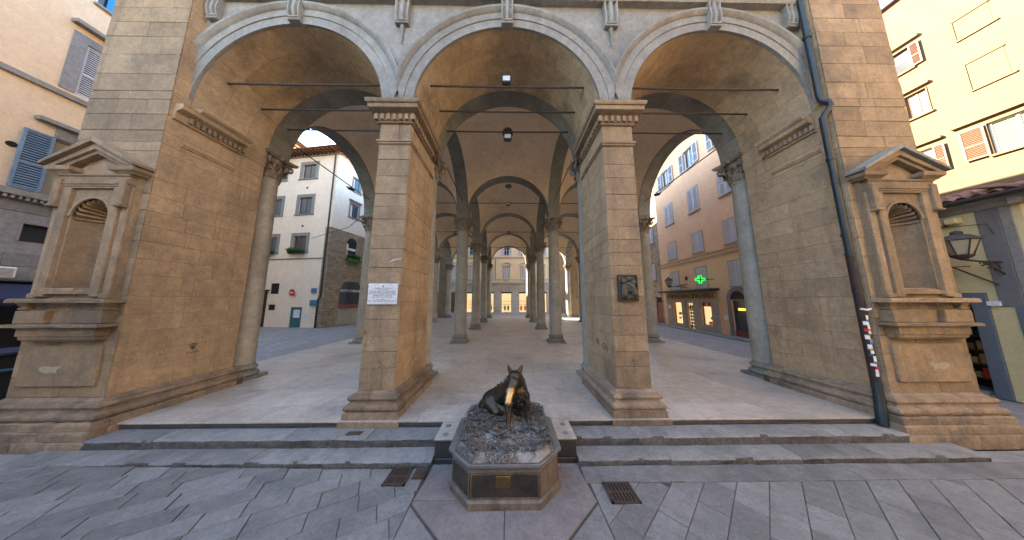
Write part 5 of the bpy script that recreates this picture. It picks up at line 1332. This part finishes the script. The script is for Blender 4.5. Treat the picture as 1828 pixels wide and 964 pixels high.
F.box('wall_notice', 'white', -1.72, -1.42, 1.0, 1.3, -.03, .01); F.box('white_paper', 'white', -7.35, -7.0, 1.5, 1.8, -.115, -.095); F.box('wall_vent', 'iron', -5.0, -4.7, 3.75, 4.05, -.02, .01)
F.mb('arched_shop_head', MB().arc([(.49, .0), (.49, -.06), (.72, -.06), (.72, .02)], -.61, 2.27, 20), 'rustic')
F.box('arched_shop_jamb', 'rustic', -1.33, -1.1, 0, 2.27, -.06, .02); F.box('arched_shop_jamb', 'rustic', -.12, .11, 0, 2.27, -.06, .02)
F.mb('arched_shop_fanlight', MB().arc([(0, -.012), (.50, -.012)], -.61, 2.27, 20), 'wood_dark'); F.mb('arched_shop_glass', MB().box(-1.1, -.12, .1, .12, .45, 2.2), 'glass')
F.box('arched_shop_sill', 'redwood', -1.1, -.12, .06, .45, .04, .1); F.box('arched_shop_lamp', 'lamp_lit', -.75, -.3, 1.62, 1.75, .05, .08); F.box('arched_shop_transom', 'shop_stone', -1.1, -.12, 2.2, 2.28, .0, .1)
OW = Vector((13.4, 7.9, -.06))
def ol(x, y, z): return tuple(Vector(F.loc(x, y, z))+OW)
gc = thing('pharmacy_cross', 'lit green pharmacy cross sign above the pharmacy', 'sign', ol(-2.35, -.75, 3.6), th+PI/2*.85)
MB().cbox(-.27, .27, -.06, .06, -.1, .1, .01).cbox(-.1, .1, -.058, .058, -.27, .27, .01).build('cross_body', 'cross_green', gc)
cm = MB()
for s in (-1, 1):
    for q in ((-.06, .06, .1), (-.06, .06, .2)): cm.box(-.03, .03, s*.063-.003, s*.063+.003, -.22, .22); cm.box(-.22, .22, s*.064-.003, s*.064+.003, -.03, .03)
cm.build('cross_tubes', 'cross_dark', gc); MB().tube([(.25, 0, .0), (.75, 0, 0)], .03, 6).build('cross_bracket', 'iron', gc)
pv = struct(MB().add([(11.75, 1.4, -.3), (12.6, 1.4, -.3), (12.55, 5, -.1), (13.35, 5, -.1), (12.55, 7.9, -.06), (13.5, 7.9, -.06), (13.55, 17, -.06), (14.5, 17, -.06)]+[(11.75, 1.4, -.2), (12.6, 1.4, -.2), (12.55, 5, .02), (13.35, 5, .02), (12.55, 7.9, .04), (13.5, 7.9, .04), (13.55, 17, .04), (14.5, 17, .04)],
   [(8, 9, 11, 10), (10, 11, 13, 12), (12, 13, 15, 14), (0, 8, 10, 2), (2, 10, 12, 4), (4, 12, 14, 6), (0, 1, 9, 8), (6, 14, 15, 7)]).build('pavement', 'step'), 'narrow raised stone pavement along the pharmacy side')
def lantern(label, wall_pt, tip, s=1.0):
    W = Vector(wall_pt); T = Vector(tip)
    t = thing('street_lantern', label, 'lantern', tuple(W)); d = T-W
    MB().tube([(0, 0, 0), tuple(d*.5+Vector((0, 0, -.02))), tuple(d)], .022*s, 6).build('bracket_arm', 'iron', t)
    sc = MB()
    for k in range(3):
        c = d*(.2+.17*k)+Vector((0, 0, -.14+.03*k)); R_ = .1-.025*k
        sc.tube([tuple(c+d.normalized()*R_*math.cos(a)+Vector((0, 0, R_*math.sin(a)))) for a in [i*.5 for i in range(12)]], .012*s, 5)
    sc.tube([(0, 0, -.32), tuple(d*.45+Vector((0, 0, -.05)))], .015*s, 5)
    sc.build('bracket_scroll', 'iron', t)
    h = MB(); n = 6
    h.mold([(d.x+.21*s*math.cos(PI/3*i), d.y+.21*s*math.sin(PI/3*i)) for i in range(6)], [(.02, d.z+.42*s), (.05, d.z+.43*s), (-.06*s, d.z+.54*s), (-.12*s, d.z+.56*s), (-.12*s, d.z+.62*s), (-.18*s, d.z+.66*s)])
    for i in range(6):
        a = PI/3*i; h.tube([(d.x+.12*s*math.cos(a), d.y+.12*s*math.sin(a), d.z+.1*s), (d.x+.215*s*math.cos(a), d.y+.215*s*math.sin(a), d.z+.43*s)], .012*s, 4)
    h.mold([(d.x+.12*s*math.cos(PI/3*i), d.y+.12*s*math.sin(PI/3*i)) for i in range(6)], [(-.08*s, d.z-.02), (-.0, d.z+.06*s), (.02, d.z+.1*s)])
    h.build('lantern_frame', 'iron', t)
    MB().mold([(d.x+.11*s*math.cos(PI/3*i), d.y+.11*s*math.sin(PI/3*i)) for i in range(6)], [(0, d.z+.11*s), (.09*s, d.z+.42*s)]).build('lantern_glass', 'curtain', t)
    return t
lantern('iron street lantern on a bracket over the pharmacy front', ol(-4.75, 0, 3.45), ol(-5.9+.3, -.9, 3.25), 1.3)

# ---- low yellow house with tiled eaves and the tall house behind it, right edge
LH = thing('low_yellow_house', 'low yellow house with tiled eaves and grey painted corner at the right edge', 'building', (12.5, .45, -.3))
F = Facade(LH, (0, 0, 0), -PI/2)       # x = -(Y-.45)
zo = .3
F.wall('street_wall', 'yellow2', -4.0, 0, 0, 4.7+zo, [(-2.0, -.87, .02, 2.2+zo)], 6.4, .3)
F.box('grey_corner_band', 'greypaint', -.53, -.25, 2.0+zo, 4.6+zo, -.03, .02); F.box('pale_corner_strip', 'trim', -.248, -.10, 2.0+zo, 4.6+zo, -.02, .02); F.box('corner_base', 'bluegrey', -.36, 0.02, 0, 2.0+zo, -.04, .02)
F.box('door_surround', 'bluegrey', -.87, -.66, 0, 2.36+zo, -.06, .05); F.box('door_surround', 'bluegrey', -2.2, -2.0, 0, 2.36+zo, -.06, .05); F.box('door_lintel', 'bluegrey', -2.0, -.87, 2.2+zo, 2.36+zo, -.057, .05)
F.mb('shop_interior', MB().box(-2.0, -.87, 1.2, 1.22, 0, 2.6).box(-2.02, -2.0, .3, 1.2, 0, 2.6).box(-.87, -.85, .3, 1.2, 0, 2.6).box(-2.0, -.87, .3, 1.2, 2.5, 2.52), 'wood_dark')
rr = random.Random(3)
for i in range(6):
    F.box('shop_shelf', 'wood', -1.98, -.89, .3+i*.38, .33+i*.38, .75, 1.19)
    for j in range(7):
        x = -1.95+j*.15; F.box('shop_goods', rr.choice(('red', 'ochre_board', 'white', 'brass', 'ochre_board', 'dark', 'wood')), x, x+.11, .335+i*.38, .335+i*.38+rr.uniform(.12, .28), .78, .95)
F.box('house_number', 'marble', -.66, -.48, 2.02+zo, 2.14+zo, -.09, -.07)
F.mb('eaves_moulding', MB().prism([(.02, 4.5+zo), (-.06, 4.52+zo), (-.1, 4.62+zo), (-.30, 4.70+zo), (-.30, 4.74+zo), (.02, 4.74+zo)], -4, .25, 'X'), 'trim')
F.mb('gutter', MB().tube([(-4.0, -.42, 4.76+zo), (.42, -.42, 4.76+zo)], .07, 10), 'iron')
S = Facade(LH, (0, -.006, 0), 0.0)          # end wall facing the viewer, x = X-12.5
S.wall('end_wall', 'yellow2', .004, 6.4, 0, 4.7+zo, [], .003, .08)
S.mb('end_door', MB().box(1.6, 2.6, -.03, .0, .02, 2.5), 'wood_dark')
S.mb('end_eaves', MB().prism([(.02, 4.5+zo), (-.06, 4.52+zo), (-.1, 4.62+zo), (-.30, 4.70+zo), (-.30, 4.74+zo), (.02, 4.74+zo)], -.25, 6.4, 'X'), 'trim')
S.mb('end_gutter', MB().tube([(-.42, -.42, 4.76+zo), (6.4, -.42, 4.76+zo)], .07, 10), 'iron')
S.mb('end_downpipe', MB().tube([(.3, -.35, 4.75+zo), (.3, -.1, 4.4+zo), (.3, -.1, .1)], .05, 8), 'iron')
S.mb('roof', MB().add([(-.42, -.42, 4.78+zo), (6.5, -.42, 4.78+zo), (6.5, 4.0, 6.0+zo), (3.2, 3.2, 6.0+zo), (-.42, 4.0, 4.78+zo), (3.2, 4.0, 6.0+zo)], [(0, 1, 2, 3), (0, 3, 5, 4), (3, 2, 5)]), 'tile')
def tile_mesh(conv):
    n = 6; vs = []
    for (y, r) in ((0, .095), (.46, .075)):
        for i in range(n+1): a = PI*i/n; vs.append((r*math.cos(a), y, r*math.sin(a)*(.8 if conv else -.6)))
    for (y, r) in ((0, .078), (.46, .058)):
        for i in range(n+1): a = PI*i/n; vs.append((r*math.cos(a), y, r*math.sin(a)*(.8 if conv else -.6)))
    m = n+1
    return MB().add(vs, [(i, i+1, m+i+1, m+i) for i in range(n)]+[(2*m+i, 3*m+i, 3*m+i+1, 2*m+i+1) for i in range(n)]+[(i, 2*m+i, 2*m+i+1, i+1) for i in range(n)]).mesh('roof_tile', 'tile', 50)
tmh = tile_mesh(True); sl = math.atan2(1.22, 3.6)
for r_ in range(4):
    for i in range(22):
        yy = .1+i*.2-.45; xx = -.45+r_*.38
        if yy < xx-.05: continue
        o = obj('roof_tile', tmh, LH, (xx, yy, 4.80+zo+(xx+.42)*1.22/3.62+RND.uniform(0, .012))); o.rotation_euler = (sl, 0, -PI/2+RND.uniform(-.04, .04))
for r_ in range(2):
    for i in range(16):
        xx = -.3+i*.2; yy = -.45+r_*.38
        o = obj('roof_tile', tmh, LH, (xx, yy, 4.80+zo+(yy+.42)*1.22/3.62)); o.rotation_euler = (sl, 0, RND.uniform(-.04, .04))
lantern('iron street lantern on a scrolled bracket on the low yellow house', (12.5, .82, 3.12), (11.5, .82, 3.18), 1.15)
sl_ = thing('security_lamp', 'pair of pale security lamps under the tiled eaves', 'lamp', (12.46, 1.35, 4.25))
for q in (-.12, .12): MB().cbox(-.2, 0, q-.09, q+.09, 0, .16, .02).build('lamp_head', 'yellow2', sl_)
MB().tube([(0, 0, 0), (-.1, 0, -.04), (-.1, .0, .02)], .015, 5).tube([(-.02, .2, -.02), (-.02, -.5, -.12), (-.02, -.55, -.4)], .008, 4).build('lamp_wire', 'iron', sl_)
br_ = thing('bracket_bar', 'slanting iron bar on the low yellow house below the lantern', 'bracket', (12.45, 1.4, 3.05))
MB().tube([(-.05, .1, .1), (-.02, -.5, -.5)], .018, 6).tube([(-.04, .02, .02), (0, -.2, .02)], .012, 5).build('bar', 'iron', br_)

TH = thing('tall_yellow_house', 'tall sunlit yellow house with brown shutters behind the low tiled roof', 'building', (19, 0, -.3))
F = Facade(TH, (0, 0, 0), -PI/2)     # x = -Y
th_h = [(-3.23, -2.2, 7.8, 9.1), (-4.95, -4.4, 7.75, 8.95), (-4.75, -4.2, 10.6, 11.75), (-4.9, -4.35, 13.0, 14.1), (-3.3, -2.6, 15.4, 16.1)]
for xx in (1.5, 5.0, 8.5, 12.0): th_h += [(xx, xx+1, z, z+1.4) for z in (4.2, 7.7, 10.6, 13.2)]
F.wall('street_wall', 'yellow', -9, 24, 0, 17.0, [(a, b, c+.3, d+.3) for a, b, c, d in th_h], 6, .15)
window(F, -3.23, -2.2, 8.1, 9.4, 'yellow', .03, 'white', 'curtain_green', 'shut_brown', 'left', True, False, (1, 0)); F.box('window_hood', 'yellow', -3.9, -1.9, 9.62, 9.7, -.14, .02)
window(F, -4.95, -4.4, 8.05, 9.25, 'yellow', .03, 'white', 'curtain', 'shut_brown', 'right', True, False, (0, 1)); F.box('window_hood', 'yellow', -5.3, -4.1, 9.5, 9.6, -.14, .02)
window(F, -4.75, -4.2, 10.9, 12.05, 'yellow', .03, 'wood', 'curtain', None, None, True, False, (1, 1)); F.box('window_hood', 'yellow', -5.0, -4.05, 12.2, 12.3, -.14, .02)
window(F, -4.9, -4.35, 13.3, 14.4, 'yellow', .03, 'shut_brown', 'glass', 'shut_brown', 'right', True, False, (0, 1)); F.box('window_hood', 'yellow', -5.1, -4.0, 14.6, 14.7, -.14, .02)
window(F, -3.3, -2.6, 15.7, 16.4, 'yellow', .03, 'redwood', 'glass', None, None, True, False, (0, 0))
for (a, b, c, d) in ((-3.29, -2.58, 13.3, 14.2), (-3.28, -2.56, 10.96, 12.13)):     # blind windows
    o = F.box('blind_window', 'yellow', a, b, c, d, -.012, .02, .004)
    F.mb('blind_window_rim', MB().box(a-.03, b+.03, -.05, .01, d, d+.035).box(a-.03, a, -.04, .01, c, d).box(a-.03, b+.1, -.06, .01, c-.05, c), 'yellow')
for xx in (1.5, 5.0, 8.5, 12.0):
    for z in (4.2, 7.7, 10.6, 13.2): window(F, xx, xx+1, z+.3, z+1.7, 'yellow', .06, 'white', 'glass', 'shut_brown', 'open', True)
F.mb('roof', MB().prism([(-.12, 17.0), (-.12, 17.05), (3, 18.0), (6.2, 17.1), (6.2, 17.0)], -9.2, 24, 'X'), 'tile')
F.mb('gutter', MB().tube([(-9.2, -.14, 17.0), (24, -.14, 17.0)], .05, 8), 'iron')

# ---- cream palazzo at the far end, its neighbours
FP = thing('cream_palazzo', 'cream palazzo with lit shop windows at the far end of the loggia', 'building', (0, 32, -.06))
F = Facade(FP, (0, 0, 0), 0.0)
ax = [-.38+2.85*i for i in range(-4, 3)]
gh_ = [(x-.82, x+.82, .3, 3.5) for x in ax]
F.wall('ground_floor_wall', 'palazzo', -12.6, 6.6, 0, 4.9, gh_, 6, .3)
cs = [(.0, .28)]+[(.28+.46*i, .28+.46*(i+1)) for i in range(10)]
clad_f(F, 'rusticated_block', 'palazzo', -3.2, 4.6, cs, .7, 1.1, lambda p, q, a, b: any(p < h[1]+.02 and q > h[0]-.02 and b > h[2] and a < h[3] for h in gh_), .05)
for x in ax[3:6]:
    for i in range(9):
        a = PI*(i+.5)/9; 
        if not .5 < a < 2.64: continue
        F.mb('rusticated_voussoir', MB().prism([(x+.9*math.cos(a+.12), 3.5+.12*math.sin(a+.12)), (x+.9*math.cos(a-.12), 3.5+.12*math.sin(a-.12)), (x+1.3*math.cos(a-.12), 3.6+.85*math.sin(a-.12)), (x+1.3*math.cos(a+.12), 3.6+.85*math.sin(a+.12))], -.07, .01), 'palazzo')
F.box('cornice', 'palazzo', -12.7, 6.7, 4.88, 5.15, -.3, .02)
uh = [(x-.42, x+.42, z0, z1) for x in ax for z0, z1 in ((5.62, 7.45), (9.6, 11.2), (12.4, 13.9))]
F.wall('upper_wall', 'cream', -12.6, 6.6, 5.1, 15.6, uh, 6, .15)
F.box('string_course', 'palazzo', -12.6, 6.6, 5.5, 5.6, -.1, .02); F.box('string_course', 'palazzo', -12.6, 6.6, 9.0, 9.15, -.1, .02)
for (a, b, c, d) in uh:
    if c > 12: 
        window(F, a, b, c, d, 'palazzo', .2, 'white', 'glass', None, None, True); continue
    o = window(F, a, b, c, d, 'palazzo', .2, 'shut_grey', 'glass' if c > 9 else 'shut_grey', 'shut_grey', 'open' if c > 9 else 'closed', True)
    if c < 9:
        xm = (a+b)/2
        F.mb('window_pediment', MB().arc([(.72, .0), (.72, -.12), (.84, -.16), (.84, .02)], xm, d+.05, 16, None, 'X', .55, PI-.55), 'palazzo')
        F.box('window_entablature', 'palazzo', xm-.72, xm+.72, d+.24, d+.40, -.14, .02)
        bl = MB()
        for k in range(5): bl.box(a+.06+k*.17, a+.14+k*.17, -.07, -.02, 5.2, 5.48)
        F.mb('window_balusters', bl, 'palazzo')
F.mb('roof', MB().prism([(-.9, 15.6), (-.9, 15.7), (3, 17.1), (6.2, 15.7), (6.2, 15.6)], -12.7, 6.7, 'X'), 'tile')
F.mb('wall_pipe', MB().tube([(-2.2, -.05, 5.6), (-2.2, -.05, 9.0)], .04, 6), 'iron')
for i, h in enumerate(gh_):
    if not (2 <= i <= 6): continue
    a, b, c, d = h
    F.mb('shop_window_back', MB().box(a, b, 1.5, 1.52, c, d).box(a, a+.02, .3, 1.5, c, d).box(b-.02, b, .3, 1.5, c, d).box(a, b, .3, 1.5, d-.02, d).box(a, b, .3, 1.5, c-.02, c), 'shop_glow')
    F.mb('shop_shelves', MB().box(a+.05, b-.05, 1.3, 1.48, 1.5, 1.55).box(a+.05, b-.05, 1.3, 1.48, 2.0, 2.05).box(a+.05, b-.05, 1.3, 1.48, 1.0, 1.05), 'wood')
    F.mb('shop_window_frame', MB().box(a, a+.05, .1, .16, c, d).box(b-.05, b, .1, .16, c, d).box(a, b, .1, .16, d-.22, d), 'wood_dark')
# mannequins in the far windows
def man_body(): 
    c = [((0, 0, .62), (0, 0, .82), .085, .10), ((0, 0, .82), (0, 0, .93), .095, .05), ((0, 0, .93), (0, 0, 1.0), .03, .03), ((0, -.01, 1.06), (0, 0, 1.1), .055, .055), ((0, 0, .62), (0, 0, .56), .09, .09)]
    for s in (-1, 1): c += [((s*.05, 0, .56), (s*.05, -.01, .30), .06, .042), ((s*.05, -.01, .30), (s*.05, 0, .05), .04, .028), ((s*.05, 0, .04), (s*.055, -.06, .025), .026, .02), ((s*.11, 0, .9), (s*.15, .0, .72), .034, .026), ((s*.15, 0, .72), (s*.14, -.05, .56), .025, .02), ((s*.14, -.05, .56), (s*.14, -.06, .49), .02, .012)]
    return capsules(c, .016, 'mannequin', 3)
mm = man_body()
def dress(mat): return MB().lathe([(.105, .92), (.12, .85), (.10, .72), (.115, .62), (.155, .45), (.19, .28), (.17, .28), (.10, .6), (.08, .85)], 14).mesh('dress', mat, 60)
for i, (x, mat, lab) in enumerate(((ax[4]-.25, 'dress_green', 'mannequin in a green dress in the middle far shop window'), (ax[4]+.28, 'dress_teal', 'mannequin in a teal dress in the middle far shop window'),
                                   (ax[5]-.45, 'dress_red', 'mannequin in a red dress in the right far shop window'), (ax[5]+.2, 'dress_orange', 'mannequin in an orange dress in the right far shop window'), (ax[3]+.35, 'dress_green', 'mannequin in a green dress in the left far shop window'))):
    t = thing('mannequin', lab, 'mannequin', (x, 32.75, .28), RND.uniform(-.3, .3), 'mannequins in the far shop windows')
    obj('mannequin_body', mm, t); obj('dress', dress(mat), t)
RT = thing('stone_tower_house', 'warm rough stone house with tiny holes and a brown door at far right', 'building', (9.0, 33, -.06))
F = Facade(RT, (0, 0, 0), -.05)
F.wall('street_wall', 'forte', 0, 9, 0, 17, [(1.55, 2.25, .02, 2.7), (5.0, 5.9, .02, 2.6)], 6, .3)
F.box('brown_door', 'redwood', 1.55, 2.25, .02, 2.7, .1, .16); F.box('brown_door', 'redwood', 5.0, 5.9, .02, 2.6, .1, .16)
for x in (1.3, 2.9, 4.6): 
    for z in (4.0, 7.0, 10.0, 13): F.box('putlog_hole', 'dark', x-.12, x+.12, z, z+.35, -.01, .02)
F.mb('roof', MB().prism([(-.7, 17), (-.7, 17.1), (3, 18.4), (6.2, 17.1), (6.2, 17)], -.2, 9.2, 'X'), 'tile')
GT = thing('grey_far_house', 'narrow grey stone house down the far street right of centre', 'building', (6.0, 46, -.06))
F = Facade(GT, (0, 0, 0), -.05)
F.wall('street_wall', 'rustic', -3, 7, 0, 19, [(x, x+.8, z, z+1.6) for x in (.4, 2.4, 4.4) for z in (4.5, 8, 11.5)], 6, .2)
for x in (.4, 2.4, 4.4):
    for z in (4.5, 8, 11.5): window(F, x, x+.8, z, z+1.6, 'trim', .1, 'white', 'glass')
F.mb('roof', MB().prism([(-.7, 19), (-.7, 19.1), (3, 20.4), (6.2, 19.1), (6.2, 19)], -3.2, 7.2, 'X'), 'tile')
LF = thing('grey_corner_house', 'pale grey house beyond the columns at far left', 'building', (-13.2, 33, -.06))
F = Facade(LF, (0, 0, 0), .0)
F.wall('street_wall', 'white_pl', -10, 0, 0, 15, [(x, x+.9, z, z+1.6) for x in (-2, -5, -8) for z in (4, 7.5, 11)], 6, .2)
for x in (-2, -5, -8):
    for z in (4, 7.5, 11): window(F, x, x+.9, z, z+1.6, 'trim', .15, 'white', 'glass', 'shut_grey', 'open')
F.mb('roof', MB().prism([(-.7, 15), (-.7, 15.1), (3, 16.4), (6.2, 15.1), (6.2, 15)], -10.2, .2, 'X'), 'tile')
BK = thing('brick_house', 'brown brick house end beyond the orange pharmacy house', 'building', (14.6, 16.3, -.06))
F = Facade(BK, (0, 0, 0), math.atan2(-.9947, -.1025))
F.wall('street_wall', 'rubble', -7, -.1, 0, 14, [(-1.6, -.6, .02, 2.5), (-2.0, -1.2, 4.2, 5.8), (-2.0, -1.2, 8, 9.6)], 6, .2)
F.box('red_door', 'redwood', -1.6, -.6, .02, 2.0, .08, .12); F.box('door_transom', 'dark', -1.6, -.6, 2.0, 2.5, .08, .12)
window(F, -2.0, -1.2, 4.2, 5.8, 'trim', .06, 'white', 'glass', 'shut_grey', 'closed'); window(F, -2.0, -1.2, 8, 9.6, 'trim', .06, 'white', 'glass', 'shut_grey', 'closed')
F.mb('roof', MB().prism([(-.7, 14), (-.7, 14.1), (3, 15.4), (6.2, 14.1), (6.2, 14)], -7.2, .0, 'X'), 'tile')

# ---- unseen houses and a tower, placed and sized to block or bounce the sun
def plain_house(name, label, loc, th, x0, x1, hgt, mat, shut):
    t = thing(name, label, 'building', loc); F = Facade(t, (0, 0, 0), th)
    hs = []
    x = x0+1.2
    while x < x1-1.5:
        hs += [(x, x+.95, z, z+1.7) for z in (4.6, 8.0, 11.4, 14.8) if z+2.0 < hgt]; hs.append((x-.2, x+1.1, .05, 2.5)); x += 3.1
    F.wall('street_wall', mat, x0, x1, 0, hgt, hs, 7, .18)
    for (a, b, c, d) in hs:
        if c > 1: window(F, a, b, c, d, 'trim', .12, 'white', 'glass', shut, 'open', True)
        else: F.mb('shop_door', MB().box(a, b, .12, .16, c, d), 'wood_dark')
    F.box('string_course', 'trim', x0, x1, 3.7, 3.85, -.08, .02)
    F.mb('roof', MB().prism([(-.8, hgt), (-.8, hgt+.1), (3.5, hgt+1.3), (7.2, hgt+.1), (7.2, hgt)], x0-.2, x1+.2, 'X'), 'tile')
    return t
plain_house('sun_blocking_house', 'added house with grey shutters on the left, blocking the low sun', (-27, 0, -.2), PI/2, -16, 36, 22.0, 'cream', 'shut_grey')  # added to keep low sun off the street and floor; pale for bounce
plain_house('cream_house', 'cream house with brown shutters across the street facing the loggia', (0, -10.5, -.36), PI, -19, 1.0, 14.5, 'cream_bright', 'shut_brown')
plain_house('bounce_cream_house', 'added unseen cream house right of the viewer, bouncing warm sunlight', (13.0, 0, -.36), -PI/2, 4.3, 10.3, 10.3, 'cream_bright', 'shut_brown')  # out of view, added to throw warm light onto the left reveals
ST = thing('shade_tower', 'added unseen stone tower beyond the white house, shading the orange house', 'tower', (-15.5, 24, -.06))  # out of view, added only to keep sun off the orange house
hs_ = [(-.4, .4, z, z+1.4) for z in (6, 12, 18, 24, 30)]
for k_, (ox, oy, th_, hw_) in enumerate(((0, -3, 0, 3.5), (3.5, 0, PI/2, 3), (0, 3, PI, 3.5), (-3.5, 0, -PI/2, 3))):
    F = Facade(ST, (ox, oy, 0), th_); F.wall('tower_wall', 'forte', -hw_+.002*k_, hw_-.002*k_, 0, 34.5, hs_, .6, .3)
    for h_ in hs_: F.mb('tower_opening', MB().box(h_[0], h_[1], .28, .3, h_[2], h_[3]), 'dark')
    F.box('tower_cornice', 'forte', -hw_-.2+.003*k_, hw_+.2-.003*k_, 34.5+.004*k_, 34.9+.004*k_, -.25, .4)
MB().box(-3.3, 3.3, -2.8, 2.8, 34.2, 34.6).build('tower_roof', 'tile', ST)
plain_house('grey_low_house', 'low grey house left of the cream house behind the viewer', (0, -11.5, -.36), PI, 1.1, 13, 7.2, 'rustic', 'shut_grey')
plain_house('low_peach_house', 'lower peach house beside the tall peach house behind the viewer', (-14, 0, -.36), PI/2, -10.2, -3.5, 7.5, 'peach', 'shut_blue')
# ---- the passer-by outside the pharmacy
PP = thing('person', 'person in a pale pink jacket and jeans holding a blue bag outside the pharmacy', 'person', ol(-2.85, -.75, .1), th+2.6)
S_ = 1/1.4
def c_(l): return [(tuple(Vector(a)*S_), tuple(Vector(b)*S_), ra*S_, rb*S_) for a, b, ra, rb in l]
body = [((0, 0, .98), (0, 0, 1.2), .13, .13), ((0, 0, 1.2), (0, .01, 1.40), .14, .10), ((0, .01, 1.42), (0, 0, 1.5), .05, .05), ((0, -.01, 1.57), (0, -.005, 1.63), .075, .085), ((0, -.08, 1.585), (0, -.1, 1.57), .018, .012)]
for s in (-1, 1):
    body += [((s*.09, 0, .95), (s*.10, -.02, .5), .095, .06), ((s*.10, -.02, .5), (s*.105, .02, .09), .058, .038), ((s*.105, .03, .05), (s*.11, -.13, .035), .042, .03),
             ((s*.18, 0, 1.38), (s*.24, .02, 1.12), .055, .045), ((s*.24, .02, 1.12), (s*.19, -.18, .98), .042, .03), ((s*.19, -.18, .98), (s*.18, -.25, .96), .03, .026), ((s*.085, 0, 1.6), (s*.09, 0, 1.575), .015, .012)]
    for k in range(4): body.append(((s*.18+(k-1.5)*.018, -.25, .96), (s*.18+(k-1.5)*.02, -.31+.008*abs(k-1), .935), .009, .008))
    body.append(((s*.155, -.22, .965), (s*.13, -.265, .95), .010, .009))
obj('body', capsules(c_(body), .009, 'skin', 1), PP)
jk = [((0, 0, .9), (0, 0, 1.2), .155, .15), ((0, 0, 1.2), (0, .01, 1.38), .155, .12)]
for s in (-1, 1): jk += [((s*.17, 0, 1.38), (s*.24, .02, 1.12), .07, .058), ((s*.24, .02, 1.12), (s*.2, -.14, 1.0), .056, .045)]
obj('jacket', capsules(c_(jk), .012, 'jacket', 2), PP)
tj = []
for s in (-1, 1): tj += [((s*.085, 0, .9), (s*.10, -.02, .5), .105, .072), ((s*.10, -.02, .5), (s*.105, .02, .12), .07, .055)]
obj('trousers', capsules(c_(tj), .012, 'jeans', 2), PP)
obj('hair', capsules(c_([((0, .02, 1.62), (0, .03, 1.66), .088, .075), ((0, .05, 1.56), (0, .055, 1.5), .06, .045)]), .012, 'hair', 2), PP)
sh2 = [((s*.105, .03, .05), (s*.11, -.13, .04), .05, .04) for s in (-1, 1)]
obj('shoes', capsules(c_(sh2), .012, 'white', 1), PP)
bgp = thing('shopping_bag', 'blue bag carried by the person outside the pharmacy', 'bag', ol(-2.62, -1.0, .55), th+2.6)
MB().cbox(-.12, .12, -.06, .06, -.14, .10, .02).build('bag_body', 'bag', bgp); MB().tube([(-.07, 0, .1), (-.05, 0, .2), (.05, 0, .2), (.07, 0, .1)], .008, 6).build('bag_handle', 'white', bgp)

# ------------------------------------------------------------------ to metres
for me in bpy.data.meshes: me.transform(Matrix.Scale(K, 4))
for o in scene.objects:
    if o.type in ('MESH', 'EMPTY'): o.location = o.location*K
